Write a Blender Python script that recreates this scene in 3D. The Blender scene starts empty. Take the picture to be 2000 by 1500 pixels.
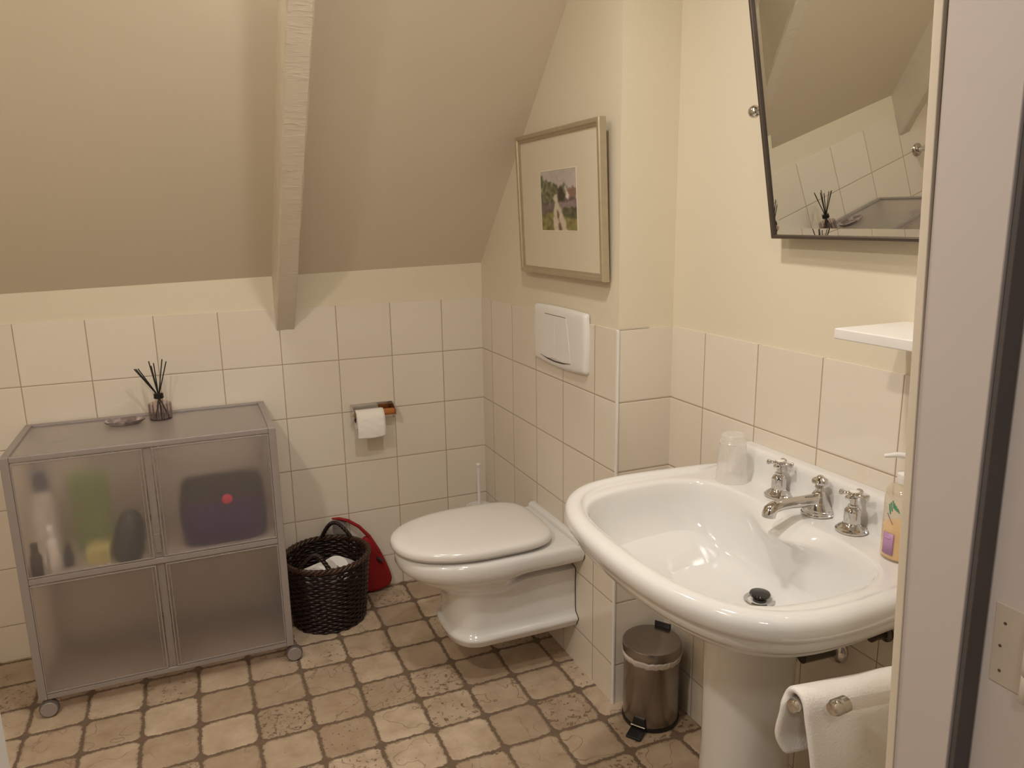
import bpy, bmesh, math, random
from mathutils import Vector, Matrix, noise
random.seed(7)
C = bpy.context.scene
COL = C.collection
PI = math.pi

# ---------------------------------------------------------------- camera
CAM = Vector((-1.0438, -2.76363, 1.42175))
yaw, pitch, roll = 0.399985, -0.215339, -0.0157616
cy, sy, cp, sp, cr, sr = math.cos(yaw), math.sin(yaw), math.cos(pitch), math.sin(pitch), math.cos(roll), math.sin(roll)
F = Vector((sy*cp, cy*cp, sp)); R0 = Vector((cy, -sy, 0)); U0 = R0.cross(F)
R = cr*R0 + sr*U0; U = -sr*R0 + cr*U0
cd = bpy.data.cameras.new('camera'); cam = bpy.data.objects.new('camera', cd); COL.objects.link(cam)
cam.matrix_world = Matrix(((R.x, U.x, -F.x, CAM.x), (R.y, U.y, -F.y, CAM.y), (R.z, U.z, -F.z, CAM.z), (0, 0, 0, 1)))
cd.sensor_width = 36; cd.lens = 1476.04/2000*36; cd.clip_start = 0.01
C.camera = cam

# ---------------------------------------------------------------- world, lamps, exposure
def lin(c):
    return tuple(((x/255)/12.92 if x/255 <= 0.04045 else ((x/255+0.055)/1.055)**2.4) for x in c)
w = bpy.data.worlds.new('world'); C.world = w; w.use_nodes = True
w.node_tree.nodes['Background'].inputs[0].default_value = (1.0, 0.90, 0.85, 1)
w.node_tree.nodes['Background'].inputs[1].default_value = 0.07
WARM = (1.0, 0.94, 0.87)
def lamp(name, loc, power, size=0.07, color=WARM, spread=PI):
    l = bpy.data.lights.new(name, 'AREA'); l.shape = 'DISK'; l.size = size; l.energy = power; l.color = color
    l.spread = spread
    o = bpy.data.objects.new(name, l); COL.objects.link(o); o.location = loc
    return o
lamp('ceiling_spot', (-0.58, -1.64, 2.30), 7.5, .10)
lamp('ceiling_spot', (-1.60, -2.00, 2.30), 10.0, .10)
lamp('ceiling_spot', (-0.80, -1.10, 2.28), 4.5, .10)
lamp('hall_lamp', (-1.25, -3.30, 2.25), 4.6, .25)
C.view_settings.view_transform = 'Standard'; C.view_settings.look = 'None'
C.view_settings.gamma = 1; C.view_settings.use_curve_mapping = False
C.view_settings.exposure = 0.34

# ---------------------------------------------------------------- materials
class NT:
    def __init__(s, name):
        s.m = bpy.data.materials.new(name); s.m.use_nodes = True
        s.t = s.m.node_tree; s.n = s.t.nodes; s.bsdf = s.n['Principled BSDF']; s.out = s.n['Material Output']
    def node(s, typ, **kw):
        x = s.n.new(typ)
        for k, v in kw.items(): setattr(x, k, v)
        return x
    def link(s, a, b): s.t.links.new(a, b)
    def math(s, op, a, b=None, c=None, clamp=False):
        x = s.n.new('ShaderNodeMath'); x.operation = op; x.use_clamp = clamp
        for i, v in enumerate((a, b, c)):
            if v is None: continue
            if isinstance(v, (int, float)): x.inputs[i].default_value = v
            else: s.link(v, x.inputs[i])
        return x.outputs[0]
    def mr(s, v, a, b, c=0.0, d=1.0, smooth=False):
        x = s.n.new('ShaderNodeMapRange'); x.clamp = True
        if smooth: x.interpolation_type = 'SMOOTHSTEP'
        s.link(v, x.inputs[0])
        for i, q in zip((1, 2, 3, 4), (a, b, c, d)): x.inputs[i].default_value = q
        return x.outputs[0]
    def noise(s, scale, detail=3, rough=.5, vec=None, dim='3D'):
        x = s.n.new('ShaderNodeTexNoise'); x.inputs['Scale'].default_value = scale
        x.inputs['Detail'].default_value = detail; x.inputs['Roughness'].default_value = rough
        if vec is not None: s.link(vec, x.inputs['Vector'])
        return x
    def mix(s, f, a, b):
        x = s.n.new('ShaderNodeMix'); x.data_type = 'RGBA'
        if isinstance(f, (int, float)): x.inputs[0].default_value = f
        else: s.link(f, x.inputs[0])
        for i, v in ((6, a), (7, b)):
            if isinstance(v, tuple): x.inputs[i].default_value = (*v[:3], 1)
            else: s.link(v, x.inputs[i])
        return x.outputs[2]
    def bump(s, h, strength=.3, dist=.002, prev=None):
        x = s.n.new('ShaderNodeBump'); x.inputs['Strength'].default_value = strength
        x.inputs['Distance'].default_value = dist; s.link(h, x.inputs['Height'])
        if prev is not None: s.link(prev, x.inputs['Normal'])
        return x.outputs[0]
    def pos(s):
        g = s.n.new('ShaderNodeNewGeometry'); return g.outputs['Position']
    def front_fresnel(s, ior):
        f = s.n.new('ShaderNodeFresnel'); f.inputs['IOR'].default_value = ior
        g = s.n.new('ShaderNodeNewGeometry')
        return s.math('MULTIPLY', f.outputs[0], s.math('SUBTRACT', 1, g.outputs['Backfacing']))
    def obj(s):
        g = s.n.new('ShaderNodeTexCoord'); return g.outputs['Object']

def mat(name, rgb, rough=.5, metal=0, var=.04, scale=12, bump=0, bdist=.001, bscale=None, coat=0, spec=None, sheen=0, sss=0, detail=3):
    q = NT(name); c = lin(rgb); p = q.bsdf
    n = q.noise(scale, 3, .5, q.obj())
    dk = tuple(v*(1-var*2) for v in c); lt = tuple(min(1, v*(1+var)) for v in c)
    q.link(q.mix(n.outputs[0], dk, lt), p.inputs['Base Color'])
    p.inputs['Roughness'].default_value = rough; p.inputs['Metallic'].default_value = metal
    p.inputs['Coat Weight'].default_value = coat; p.inputs['Coat Roughness'].default_value = .05
    if spec is not None: p.inputs['Specular IOR Level'].default_value = spec
    if sheen: p.inputs['Sheen Weight'].default_value = sheen
    if sss:
        p.inputs['Subsurface Weight'].default_value = sss; p.inputs['Subsurface Scale'].default_value = .01
    if bump:
        n2 = q.noise(bscale or scale*6, detail, .6, q.obj())
        q.link(q.bump(n2.outputs[0], bump, bdist), p.inputs['Normal'])
    return q.m

PX, P0A, ZT = 0.2, 0.1645, 1.1244
L1, DX, E0, B0 = 1.0275, 0.1743, 0.1466, 0.1031

def tile_mat(name, axis, off, vertical=True):
    q = NT(name); p = q.bsdf
    sx = q.node('ShaderNodeSeparateXYZ'); q.link(q.pos(), sx.inputs[0])
    def dist(out, o):
        a = q.math('DIVIDE', q.math('SUBTRACT', out, o), PX)
        fr = q.math('FRACT', a)
        return q.math('MULTIPLY', q.math('SUBTRACT', .5, q.math('ABSOLUTE', q.math('SUBTRACT', fr, .5))), PX), q.math('FLOOR', a)
    dz, iz = dist(sx.outputs[2], ZT)
    dz = q.math('ADD', dz, q.math('GREATER_THAN', sx.outputs[2], ZT-.02))   # no joint along the top edge
    d = dz
    cmb = q.node('ShaderNodeCombineXYZ'); q.link(iz, cmb.inputs[2])
    if vertical:
        dh, ih = dist(sx.outputs[axis], off)
        d = q.math('MINIMUM', dz, dh); q.link(ih, cmb.inputs[0])
    wn = q.node('ShaderNodeTexWhiteNoise'); q.link(cmb.outputs[0], wn.inputs[0])
    mask = q.mr(d, .0009, .0016)
    n = q.noise(2.5, 2)
    tile = q.mix(wn.outputs[0], lin((228, 218, 202)), lin((233, 224, 210)))
    tile = q.mix(q.math('MULTIPLY', n.outputs[0], .25), tile, lin((223, 211, 194)))
    grout = q.mix(n.outputs[0], lin((150, 127, 104)), lin((178, 156, 131)))
    q.link(q.mix(mask, grout, tile), p.inputs['Base Color'])
    q.link(q.mr(mask, 0, 1, .8, .11), p.inputs['Roughness'])
    h = q.mr(d, .0008, .0045, 0, 1, True)
    b1 = q.bump(h, .6, .0012)
    # every glazed tile sits at its own tiny tilt
    sepc = q.node('ShaderNodeSeparateColor'); q.link(wn.outputs[1], sepc.inputs[0])
    t1 = q.math('MULTIPLY', q.math('SUBTRACT', sepc.outputs[0], .5), sx.outputs[2])
    t2 = q.math('MULTIPLY', q.math('SUBTRACT', sepc.outputs[1], .5), sx.outputs[axis])
    wv = q.noise(9, 2)
    hh = q.math('ADD', q.math('ADD', t1, t2), q.math('MULTIPLY', wv.outputs[0], .05))
    q.link(q.bump(hh, .5, .010, b1), p.inputs['Normal'])
    return q.m

def floor_mat():
    q = NT('tumbled_stone_floor'); p = q.bsdf
    pos = q.pos()
    nd = q.noise(55, 4, .65, pos); nd2 = q.noise(9, 2, .5, pos)
    def off(n, amp):
        v = q.node('ShaderNodeVectorMath', operation='SUBTRACT'); q.link(n.outputs['Color'], v.inputs[0]); v.inputs[1].default_value = (.5, .5, .5)
        s_ = q.node('ShaderNodeVectorMath', operation='SCALE'); q.link(v.outputs[0], s_.inputs[0]); s_.inputs['Scale'].default_value = amp
        return s_.outputs[0]
    a1 = q.node('ShaderNodeVectorMath', operation='ADD'); q.link(pos, a1.inputs[0]); q.link(off(nd, .016), a1.inputs[1])
    a2 = q.node('ShaderNodeVectorMath', operation='ADD'); nd3 = q.noise(150, 2, .6, pos); a3 = q.node('ShaderNodeVectorMath', operation='ADD'); q.link(a1.outputs[0], a3.inputs[0]); q.link(off(nd3, .007), a3.inputs[1])
    q.link(a3.outputs[0], a2.inputs[0]); q.link(off(nd2, .010), a2.inputs[1])
    sx = q.node('ShaderNodeSeparateXYZ'); q.link(a2.outputs[0], sx.inputs[0])
    gx, gy, px, py = -0.2145, -0.622, .154, .1515
    ax = q.math('DIVIDE', q.math('SUBTRACT', sx.outputs[0], gx), px); ay = q.math('DIVIDE', q.math('SUBTRACT', sx.outputs[1], gy), py)
    lx = q.math('MULTIPLY', q.math('ABSOLUTE', q.math('SUBTRACT', q.math('FRACT', ax), .5)), px)
    ly = q.math('MULTIPLY', q.math('ABSOLUTE', q.math('SUBTRACT', q.math('FRACT', ay), .5)), py)
    r = .020
    qx = q.math('MAXIMUM', q.math('SUBTRACT', lx, px/2-.0042-r), 0); qy = q.math('MAXIMUM', q.math('SUBTRACT', ly, py/2-.0042-r), 0)
    d = q.math('SUBTRACT', q.math('SQRT', q.math('ADD', q.math('MULTIPLY', qx, qx), q.math('MULTIPLY', qy, qy))), r)
    cmb = q.node('ShaderNodeCombineXYZ'); q.link(q.math('FLOOR', ax), cmb.inputs[0]); q.link(q.math('FLOOR', ay), cmb.inputs[1])
    wn = q.node('ShaderNodeTexWhiteNoise'); q.link(cmb.outputs[0], wn.inputs[0])
    sc = q.node('ShaderNodeSeparateColor'); q.link(wn.outputs[1], sc.inputs[0])
    mask = q.mr(d, -.0004, .0006, 1, 0)
    edge = q.mr(d, -.0024, -.0002, 0, 1)
    base = q.mix(sc.outputs[0], lin((176, 155, 131)), lin((210, 190, 165)))
    cl = q.noise(14, 5, .6, pos)
    base = q.mix(q.mr(cl.outputs[0], .35, .7, 0, .6), base, lin((150, 124, 98)))
    # veins
    vv = q.node('ShaderNodeVectorMath', operation='ADD'); q.link(pos, vv.inputs[0])
    vs = q.node('ShaderNodeVectorMath', operation='SCALE'); q.link(wn.outputs[1], vs.inputs[0]); vs.inputs['Scale'].default_value = 9
    q.link(vs.outputs[0], vv.inputs[1])
    vn = q.noise(8, 2.5, .55, vv.outputs[0])
    vein = q.mr(q.math('ABSOLUTE', q.math('SUBTRACT', vn.outputs[0], .5)), .002, .006, 1, 0)
    vein = q.math('MULTIPLY', vein, q.mr(sc.outputs[1], .2, .9, .05, .8))
    # travertine pits, more of them in some stones
    vn2 = q.noise(75, 4, .7, vv.outputs[0])
    thr = q.mr(sc.outputs[2], .3, 1, 0, .14)
    pit = q.mr(q.math('ADD', vn2.outputs[0], thr), .70, .73, 0, 1)
    col = q.mix(q.math('MULTIPLY', vein, .8), base, lin((112, 84, 60)))
    col = q.mix(q.math('MULTIPLY', pit, .75), col, lin((104, 78, 56)))
    col = q.mix(q.math('MULTIPLY', edge, .55), col, lin((100, 74, 50)))
    gn = q.noise(30, 3, .6, pos)
    grout = q.mix(gn.outputs[0], lin((100, 82, 66)), lin((126, 106, 86)))
    q.link(q.mix(mask, grout, col), p.inputs['Base Color'])
    q.link(q.mr(mask, 0, 1, .85, .48), p.inputs['Roughness'])
    h = q.mr(d, -.006, .0015, 1, 0, True)
    h = q.math('SUBTRACT', h, q.math('MULTIPLY', pit, .5)); h = q.math('SUBTRACT', h, q.math('MULTIPLY', vein, .3))
    fine = q.noise(160, 3, .6, pos)
    h = q.math('ADD', h, q.math('MULTIPLY', fine.outputs[0], .16))
    q.link(q.bump(h, .8, .0035), p.inputs['Normal'])
    return q.m

def plaster(name, rgb, bump=.25):
    q = NT(name); p = q.bsdf; pos = q.pos(); c = lin(rgb)
    n = q.noise(1.6, 3, .5, pos)
    q.link(q.mix(n.outputs[0], tuple(v*.95 for v in c), tuple(min(1, v*1.03) for v in c)), p.inputs['Base Color'])
    p.inputs['Roughness'].default_value = .62
    n1 = q.noise(60, 4, .6, pos); n2 = q.noise(7, 2, .5, pos)
    b = q.bump(n2.outputs[0], bump, .006); q.link(q.bump(n1.outputs[0], bump, .0015, b), p.inputs['Normal'])
    return q.m

def frosted(name, rgb, rough=.36, haze=.42):
    q = NT(name); c = lin(rgb)
    nz = q.noise(300, 2, .5, q.obj()); bp = q.bump(nz.outputs[0], .12, .0004)
    rf = q.node('ShaderNodeBsdfRefraction'); rf.inputs['IOR'].default_value = 1.22; rf.inputs['Roughness'].default_value = rough
    rf.inputs['Color'].default_value = (*[v**.5 for v in c], 1)
    tl = q.node('ShaderNodeBsdfTranslucent'); tl.inputs['Color'].default_value = (*c, 1)
    df = q.node('ShaderNodeBsdfDiffuse'); df.inputs['Color'].default_value = (*c, 1)
    gl = q.node('ShaderNodeBsdfGlossy'); gl.inputs['Roughness'].default_value = .28; gl.inputs['Color'].default_value = (.9, .9, .9, 1)
    q.link(bp, gl.inputs['Normal'])
    def mx(f, a, b):
        m = q.node('ShaderNodeMixShader')
        if isinstance(f, (int, float)): m.inputs[0].default_value = f
        else: q.link(f, m.inputs[0])
        q.link(a, m.inputs[1]); q.link(b, m.inputs[2]); return m.outputs[0]
    fr = q.front_fresnel(1.35)
    s = mx(haze, rf.outputs[0], mx(.42, tl.outputs[0], df.outputs[0]))
    s = mx(fr, s, gl.outputs[0])
    # the sheet is frosted where a ray enters it and clear where it leaves
    tr = q.node('ShaderNodeBsdfTransparent'); g = q.node('ShaderNodeNewGeometry')
    s = mx(g.outputs['Backfacing'], s, tr.outputs[0])
    q.link(s, q.out.inputs['Surface'])
    return q.m

def thin_clear(name, rgb=(255, 255, 255), see=.85, haze=0.05, rough=.04, ior=1.45, glossy=1.0):
    """thin clear plastic or glass sheet: straight-through light, mirror reflections at grazing angles"""
    q = NT(name); c = lin(rgb)
    tr = q.node('ShaderNodeBsdfTransparent'); tr.inputs[0].default_value = (*c, 1)
    tl = q.node('ShaderNodeBsdfTranslucent'); tl.inputs[0].default_value = (*c, 1)
    df = q.node('ShaderNodeBsdfDiffuse'); df.inputs[0].default_value = (*c, 1)
    gl = q.node('ShaderNodeBsdfGlossy'); gl.inputs['Roughness'].default_value = rough
    gl.inputs['Color'].default_value = (glossy, glossy, glossy, 1)
    n = q.noise(40, 2, .5, q.obj()); q.link(q.bump(n.outputs[0], .05, .0005), gl.inputs['Normal'])
    fr = q.front_fresnel(ior)
    def mx(f, a, b):
        m = q.node('ShaderNodeMixShader')
        if isinstance(f, (int, float)): m.inputs[0].default_value = f
        else: q.link(f, m.inputs[0])
        q.link(a, m.inputs[1]); q.link(b, m.inputs[2]); return m.outputs[0]
    s = mx(1-see, tr.outputs[0], mx(.5, tl.outputs[0], df.outputs[0]))
    q.link(mx(fr, s, gl.outputs[0]), q.out.inputs['Surface'])
    return q.m

M = dict(
    plaster=plaster('cream_wall_paint', (226, 216, 193)),
    slope=plaster('sloped_ceiling_paint', (224, 212, 191), .2),
    tile_back=tile_mat('cream_tiles_back', 0, -P0A),
    tile_toilet=tile_mat('cream_tiles_toilet', 1, -B0),
    tile_recess=tile_mat('cream_tiles_recess', 0, 0, False),
    tile_sink=tile_mat('cream_tiles_sink', 1, -(L1+E0)),
    floor=floor_mat(),
    beam=mat('painted_rough_timber', (224, 206, 180), .45, var=.05, scale=5),
    porcelain=mat('white_porcelain', (229, 227, 224), .10, var=.006, coat=.5),
    lid=mat('white_lid_plastic', (232, 229, 225), .14, var=.006, coat=.3),
    white_plastic=mat('white_plastic', (236, 232, 228), .35, var=.01),
    chrome=mat('chrome', (208, 205, 202), .07, 1, var=.02),
    steel=mat('brushed_steel', (156, 148, 141), .27, 1, var=.06, scale=30),
    dark_steel=mat('mirror_frame_metal', (122, 112, 106), .35, .9, var=.06),
    black=mat('black_plastic', (22, 20, 20), .35, var=.1),
    dark=mat('dark_rubber_seal', (100, 92, 88), .6, var=.06),
    paper=mat('toilet_paper', (244, 240, 234), .9, var=.02, bump=.5, bdist=.0012, bscale=90),
    wood=mat('turned_wood', (198, 122, 58), .4, var=.2, scale=40),
    wicker=mat('dark_wicker', (38, 17, 13), .30, var=.35, scale=60, bump=.4, bdist=.001, bscale=180),
    wicker_rim=mat('wicker_rim', (66, 40, 26), .38, var=.35, scale=60, bump=.4, bdist=.001, bscale=180),
    red=mat('red_fabric', (150, 16, 18), .75, var=.12, bump=.4, bdist=.001, bscale=200),
    grey_cloth=mat('grey_trim', (60, 56, 62), .7, var=.1),
    towel=mat('white_terry', (240, 234, 226), .95, var=.03, scale=20, bump=.5, bdist=.002, bscale=300, sheen=.3),
    cabframe=mat('cabinet_frame', (158, 149, 145), .38, .15, var=.03),
    frost=frosted('frosted_panel', (234, 227, 223), .58, .20),
    frost_lit=frosted('lit_frosted_sheet', (244, 240, 236), .6, .80),  # whiter copy for shelf and back panel, cabinet's inside light put into colour
    frost_deep=frosted('frosted_top', (226, 219, 215), .6, .50),
    rib=thin_clear('clear_rib', (214, 206, 200), .45, rough=.1),
    gold=mat('champagne_frame', (190, 177, 150), .34, .5, var=.08, scale=50),
    matboard=mat('matboard', (226, 214, 190), .85, var=.01),
    glass_thin=thin_clear('picture_glass', (255, 255, 255), .995, rough=.01, ior=1.3, glossy=.5),
    cup=thin_clear('frosted_cup', (252, 251, 250), .64, rough=.2),
    acrylic=thin_clear('clear_acrylic', (240, 236, 232), .8, rough=.05),
    bottle=thin_clear('clear_bottle', (245, 240, 230), .72, rough=.1),
    diffglass=thin_clear('bottle_glass', (236, 228, 226), .97, rough=.02, ior=1.6),
    door=mat('door_frame_paint', (206, 194, 186), .42, var=.02, scale=3, bump=.15, bdist=.001, bscale=40),
    lit_door_edge=mat('lit_architrave_paint', (226, 212, 190), .42, var=.02),  # lighter than the frame paint: bathroom light put into the colour
    hinge=mat('hinge_metal', (204, 192, 176), .4, .15, var=.05),
)
# mirror glass
q = NT('mirror_glass'); q.bsdf.inputs['Metallic'].default_value = 1; q.bsdf.inputs['Roughness'].default_value = .0
nn = q.noise(3, 2); q.link(q.mix(nn.outputs[0], (.82, .84, .80), (.84, .85, .82)), q.bsdf.inputs['Base Color'])
M['mirror'] = q.m

# ---------------------------------------------------------------- mesh helpers
ORG = {}
class B:
    def __init__(s): s.v = []; s.f = []
    def add(s, vs, fs):
        o = len(s.v); s.v += [tuple(v) for v in vs]; s.f += [tuple(i+o for i in f) for f in fs]; return s
    def box(s, x0, x1, y0, y1, z0, z1):
        return s.add([(x0, y0, z0), (x1, y0, z0), (x1, y1, z0), (x0, y1, z0), (x0, y0, z1), (x1, y0, z1), (x1, y1, z1), (x0, y1, z1)],
                     [(0, 3, 2, 1), (4, 5, 6, 7), (0, 1, 5, 4), (1, 2, 6, 5), (2, 3, 7, 6), (3, 0, 4, 7)])
    def hexa(s, p):   # 8 points, bottom loop then top loop
        return s.add(p, [(0, 3, 2, 1), (4, 5, 6, 7), (0, 1, 5, 4), (1, 2, 6, 5), (2, 3, 7, 6), (3, 0, 4, 7)])
    def loft(s, rings, cap0=True, cap1=True, closed=True):
        n = len(rings[0]); vs = [p for r in rings for p in r]; fs = []
        for k in range(len(rings)-1):
            for i in range(n if closed else n-1):
                j = (i+1) % n
                fs.append((k*n+i, k*n+j, (k+1)*n+j, (k+1)*n+i))
        if cap0: fs.append(tuple(range(n-1, -1, -1)))
        if cap1: fs.append(tuple((len(rings)-1)*n+i for i in range(n)))
        return s.add(vs, fs)
    def lathe(s, prof, c=(0, 0, 0), n=48, axis='Z', cap0=True, cap1=True, ang=None):
        rings = []
        for r, h in prof:
            ring = []
            for i in range(n):
                a = 2*PI*i/n; x, y = r*math.cos(a), r*math.sin(a)
                p = {'Z': (x, y, h), 'X': (h, x, y), 'Y': (x, h, y)}[axis]
                ring.append((c[0]+p[0], c[1]+p[1], c[2]+p[2]))
            rings.append(ring)
        return s.loft(rings, cap0, cap1)
    def tube(s, pts, r, n=10, closed=False, caps=True, squash=1.0):
        pts = [Vector(p) for p in pts]; m = len(pts); rad = r if isinstance(r, (list, tuple)) else [r]*m
        rings = []; up = None
        for i, p in enumerate(pts):
            t = (pts[(i+1) % m]-pts[i-1]) if (closed or 0 < i < m-1) else (pts[1]-pts[0] if i == 0 else pts[-1]-pts[-2])
            t.normalize()
            if up is None:
                up = Vector((0, 0, 1)) if abs(t.z) < .9 else Vector((1, 0, 0))
            up = (up - t*up.dot(t)).normalized(); sd = t.cross(up)
            rings.append([tuple(p + (up*math.cos(2*PI*k/n)*squash + sd*math.sin(2*PI*k/n))*rad[i]) for k in range(n)])
        if closed: rings.append(rings[0])
        return s.loft(rings, caps and not closed, caps and not closed)
    def sphere(s, c, r, n=20, sc=(1, 1, 1)):
        rings = []
        for k in range(1, n//2):
            a = PI*k/(n//2)
            rings.append([(c[0]+sc[0]*r*math.sin(a)*math.cos(2*PI*i/n), c[1]+sc[1]*r*math.sin(a)*math.sin(2*PI*i/n), c[2]-sc[2]*r*math.cos(a)) for i in range(n)])
        return s.loft(rings)
    def xf(s, fn): s.v = [tuple(fn(Vector(v))) for v in s.v]; return s
    def build(s, name, m, parent=None, smooth=True, bevel=0, seg=2, base=None, angle=35, subsurf=0, solid=0):
        me = bpy.data.meshes.new(name)
        org = ORG.get(parent, Vector((0, 0, 0))) if parent else (Vector(base) if base else Vector((0, 0, 0)))
        bm = bmesh.new()
        vv = [bm.verts.new(Vector(p)-org) for p in s.v]
        for f in s.f:
            try: bm.faces.new([vv[i] for i in f])
            except ValueError: pass
        bmesh.ops.remove_doubles(bm, verts=bm.verts, dist=1e-6)
        bmesh.ops.recalc_face_normals(bm, faces=bm.faces)
        if smooth:
            for f in bm.faces: f.smooth = True
            for e in bm.edges:
                if len(e.link_faces) == 2 and e.calc_face_angle(0) > math.radians(angle): e.smooth = False
        bm.to_mesh(me); bm.free()
        me.materials.append(M[m] if isinstance(m, str) else m)
        o = bpy.data.objects.new(name, me); COL.objects.link(o)
        if parent: o.parent = parent
        else: o.location = org
        ORG[o] = org
        if solid:
            md = o.modifiers.new('solid', 'SOLIDIFY'); md.thickness = solid; md.offset = 0
        if bevel:
            md = o.modifiers.new('bevel', 'BEVEL'); md.width = bevel; md.segments = seg; md.limit_method = 'ANGLE'; md.angle_limit = math.radians(40)
            md.harden_normals = False
            for p in me.polygons: p.use_smooth = True
            if not subsurf:
                for e in me.edges: e.use_edge_sharp = False
                wn = o.modifiers.new('wn', 'WEIGHTED_NORMAL'); wn.keep_sharp = True
        if subsurf:
            md = o.modifiers.new('sub', 'SUBSURF'); md.levels = subsurf; md.render_levels = subsurf
        return o
def thing(name, label, cat, base, group=None):
    o = bpy.data.objects.new(name, None); COL.objects.link(o); o.location = base; o.empty_display_size = .05
    o['label'] = label; o['category'] = cat
    if group: o['group'] = group
    ORG[o] = Vector(base); return o
def tag(o, label, cat, group=None):
    o['label'] = label; o['category'] = cat
    if group: o['group'] = group
    return o
def struct(o): o['kind'] = 'structure'; return o
def bx(x0, x1, y0, y1, z0, z1): return B().box(x0, x1, y0, y1, z0, z1)
def chaikin(pts, it=2, closed=True):
    for _ in range(it):
        n = len(pts); out = []
        for i in range(n if closed else n-1):
            a, b = Vector(pts[i]), Vector(pts[(i+1) % n])
            out += [a*.75+b*.25, a*.25+b*.75]
        if not closed: out = [Vector(pts[0])]+out+[Vector(pts[-1])]
        pts = out
    return pts
def multi(o, mats):   # extra material slots
    for m in mats: o.data.materials.append(M[m])

# ---------------------------------------------------------------- room shell
XL, YF, ZC = -2.62, -2.20, 2.33       # left wall, front (door) wall, ceiling
SK = 1.032
def zs(x, y): return 1.262 + .0248*x - SK*y
# floor
struct(bx(-3.4, .9, -3.9, .12, -.12, 0).build('floor', 'floor', smooth=False))
# back wall: plaster and tile slab in one wall, tiles 4 mm proud
def wall(name, plaster_box, tile_box, tmat):
    b = B(); b.box(*plaster_box); k = len(b.f); b.box(*tile_box)
    o = b.build(name, 'plaster', smooth=False); o.data.materials.append(M[tmat])
    # the tile slab's faces
    import itertools
    x0, x1, y0, y1, z0, z1 = tile_box
    for p in o.data.polygons:
        c = p.center
        if x0-1e-4 <= c.x <= x1+1e-4 and y0-1e-4 <= c.y <= y1+1e-4 and c.z <= z1+1e-4 and not (abs(c.z-(plaster_box[4]+plaster_box[5])/2) < 1e-3):
            p.material_index = 1
    return struct(o)
wall('wall_back', (XL, .02, .004, .12, 0, 2.4), (XL, .0, 0, .006, 0, ZT), 'tile_back')
wall('wall_right', (.004, .30, -L1+.004, .004, 0, 2.4), (0, .10, -L1, .0, 0, ZT), 'tile_toilet')
# recess face is the tile slab's end: give it its own slab
o = bx(0.0, DX, -L1-.0012, -L1+.006, 0, ZT).build('trim_1', 'tile_recess', smooth=False); struct(o)
wall('wall_sink', (DX+.004, .34, YF-.15, -L1+.004, 0, 2.4), (DX, .2, YF-.0, -L1, 0, ZT), 'tile_sink')
struct(B().box(-.0035, .0035, -L1-.0055, -L1+.0035, 0, ZT+.002).build('trim_2', 'white_plastic', bevel=.0015))
# left wall, front wall with door opening
wall('wall_left', (XL-.12, XL-.004, YF-.15, .12, 0, 2.4), (XL-.006, XL, YF, 0, 0, ZT), 'tile_sink')
# sloped ceiling and flat ceiling
b = B(); yk = -(ZC-1.262)/SK
x0, x1 = XL-.1, .32
b.hexa([(x0, .02, zs(x0, .02)), (x1, .02, zs(x1, .02)), (x1, yk, zs(x1, yk)), (x0, yk, zs(x0, yk)),
        (x0, .02, zs(x0, .02)+.15), (x1, .02, zs(x1, .02)+.15), (x1, yk, zs(x1, yk)+.15), (x0, yk, zs(x0, yk)+.15)])
struct(b.build('ceiling', 'slope', smooth=False))
struct(bx(XL-.1, .32, YF-.15, yk+.03, ZC, ZC+.1).build('ceiling_flat', 'slope', smooth=False))

# front wall around the doorway (opening between the jambs)
JX = -.330                       # right jamb face
LX = -1.190
b = B(); b.box(XL-.1, LX-.05, YF-.12, YF, 0, 2.4); b.box(JX+.05, .32, YF-.12, YF, 0, 2.4); b.box(LX-.05, JX+.05, YF-.12, YF, 2.12, 2.4)
struct(b.build('wall_front', 'plaster', smooth=False))

# door frame: right jamb with rebate and seal, left jamb, head
def jx(z, x): return x + (1.2-z)*.036
def jy(z, y): return y - (1.2-z)*.010
def prism(plan, z0, z1, tx=.036, ty=.010, n=1):
    rings = []
    for z in (z0, z1):
        rings.append([(x+(1.2-z)*tx, y-(1.2-z)*ty, z) for x, y in plan])
    return B().loft(rings)
def nj(z): return -2.2822+(1.2-z)*.018
fr = struct(B().loft([[(x+(1.2-z)*.036, y, z) for x, y in ((JX-.0025, -2.206), (JX-.0025, nj(z)), (JX+.0215, nj(z)), (JX+.0215, -2.343), (JX+.12, -2.343), (JX+.12, -2.206))] for z in (0, 2.1)]).build('door_1', 'door', bevel=.0015))
o = prism([(JX-.0045, -2.196), (JX-.0045, -2.2065), (JX+.07, -2.2065), (JX+.07, -2.196)], 0, 2.1).build('architrave', 'lit_door_edge', fr, bevel=.001)
o['label'] = 'inner edge strip of the door frame, bathroom light painted in as cream'
o = B().loft([[(x+(1.2-z)*.036, y, z) for x, y in ((JX+.0015, nj(z)-.0003), (JX+.0015, nj(z)-.006), (JX+.0210, nj(z)-.010), (JX+.0210, nj(z)-.0003))] for z in (0, 2.1)]).build('seal', 'dark', fr, bevel=.001)
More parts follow.
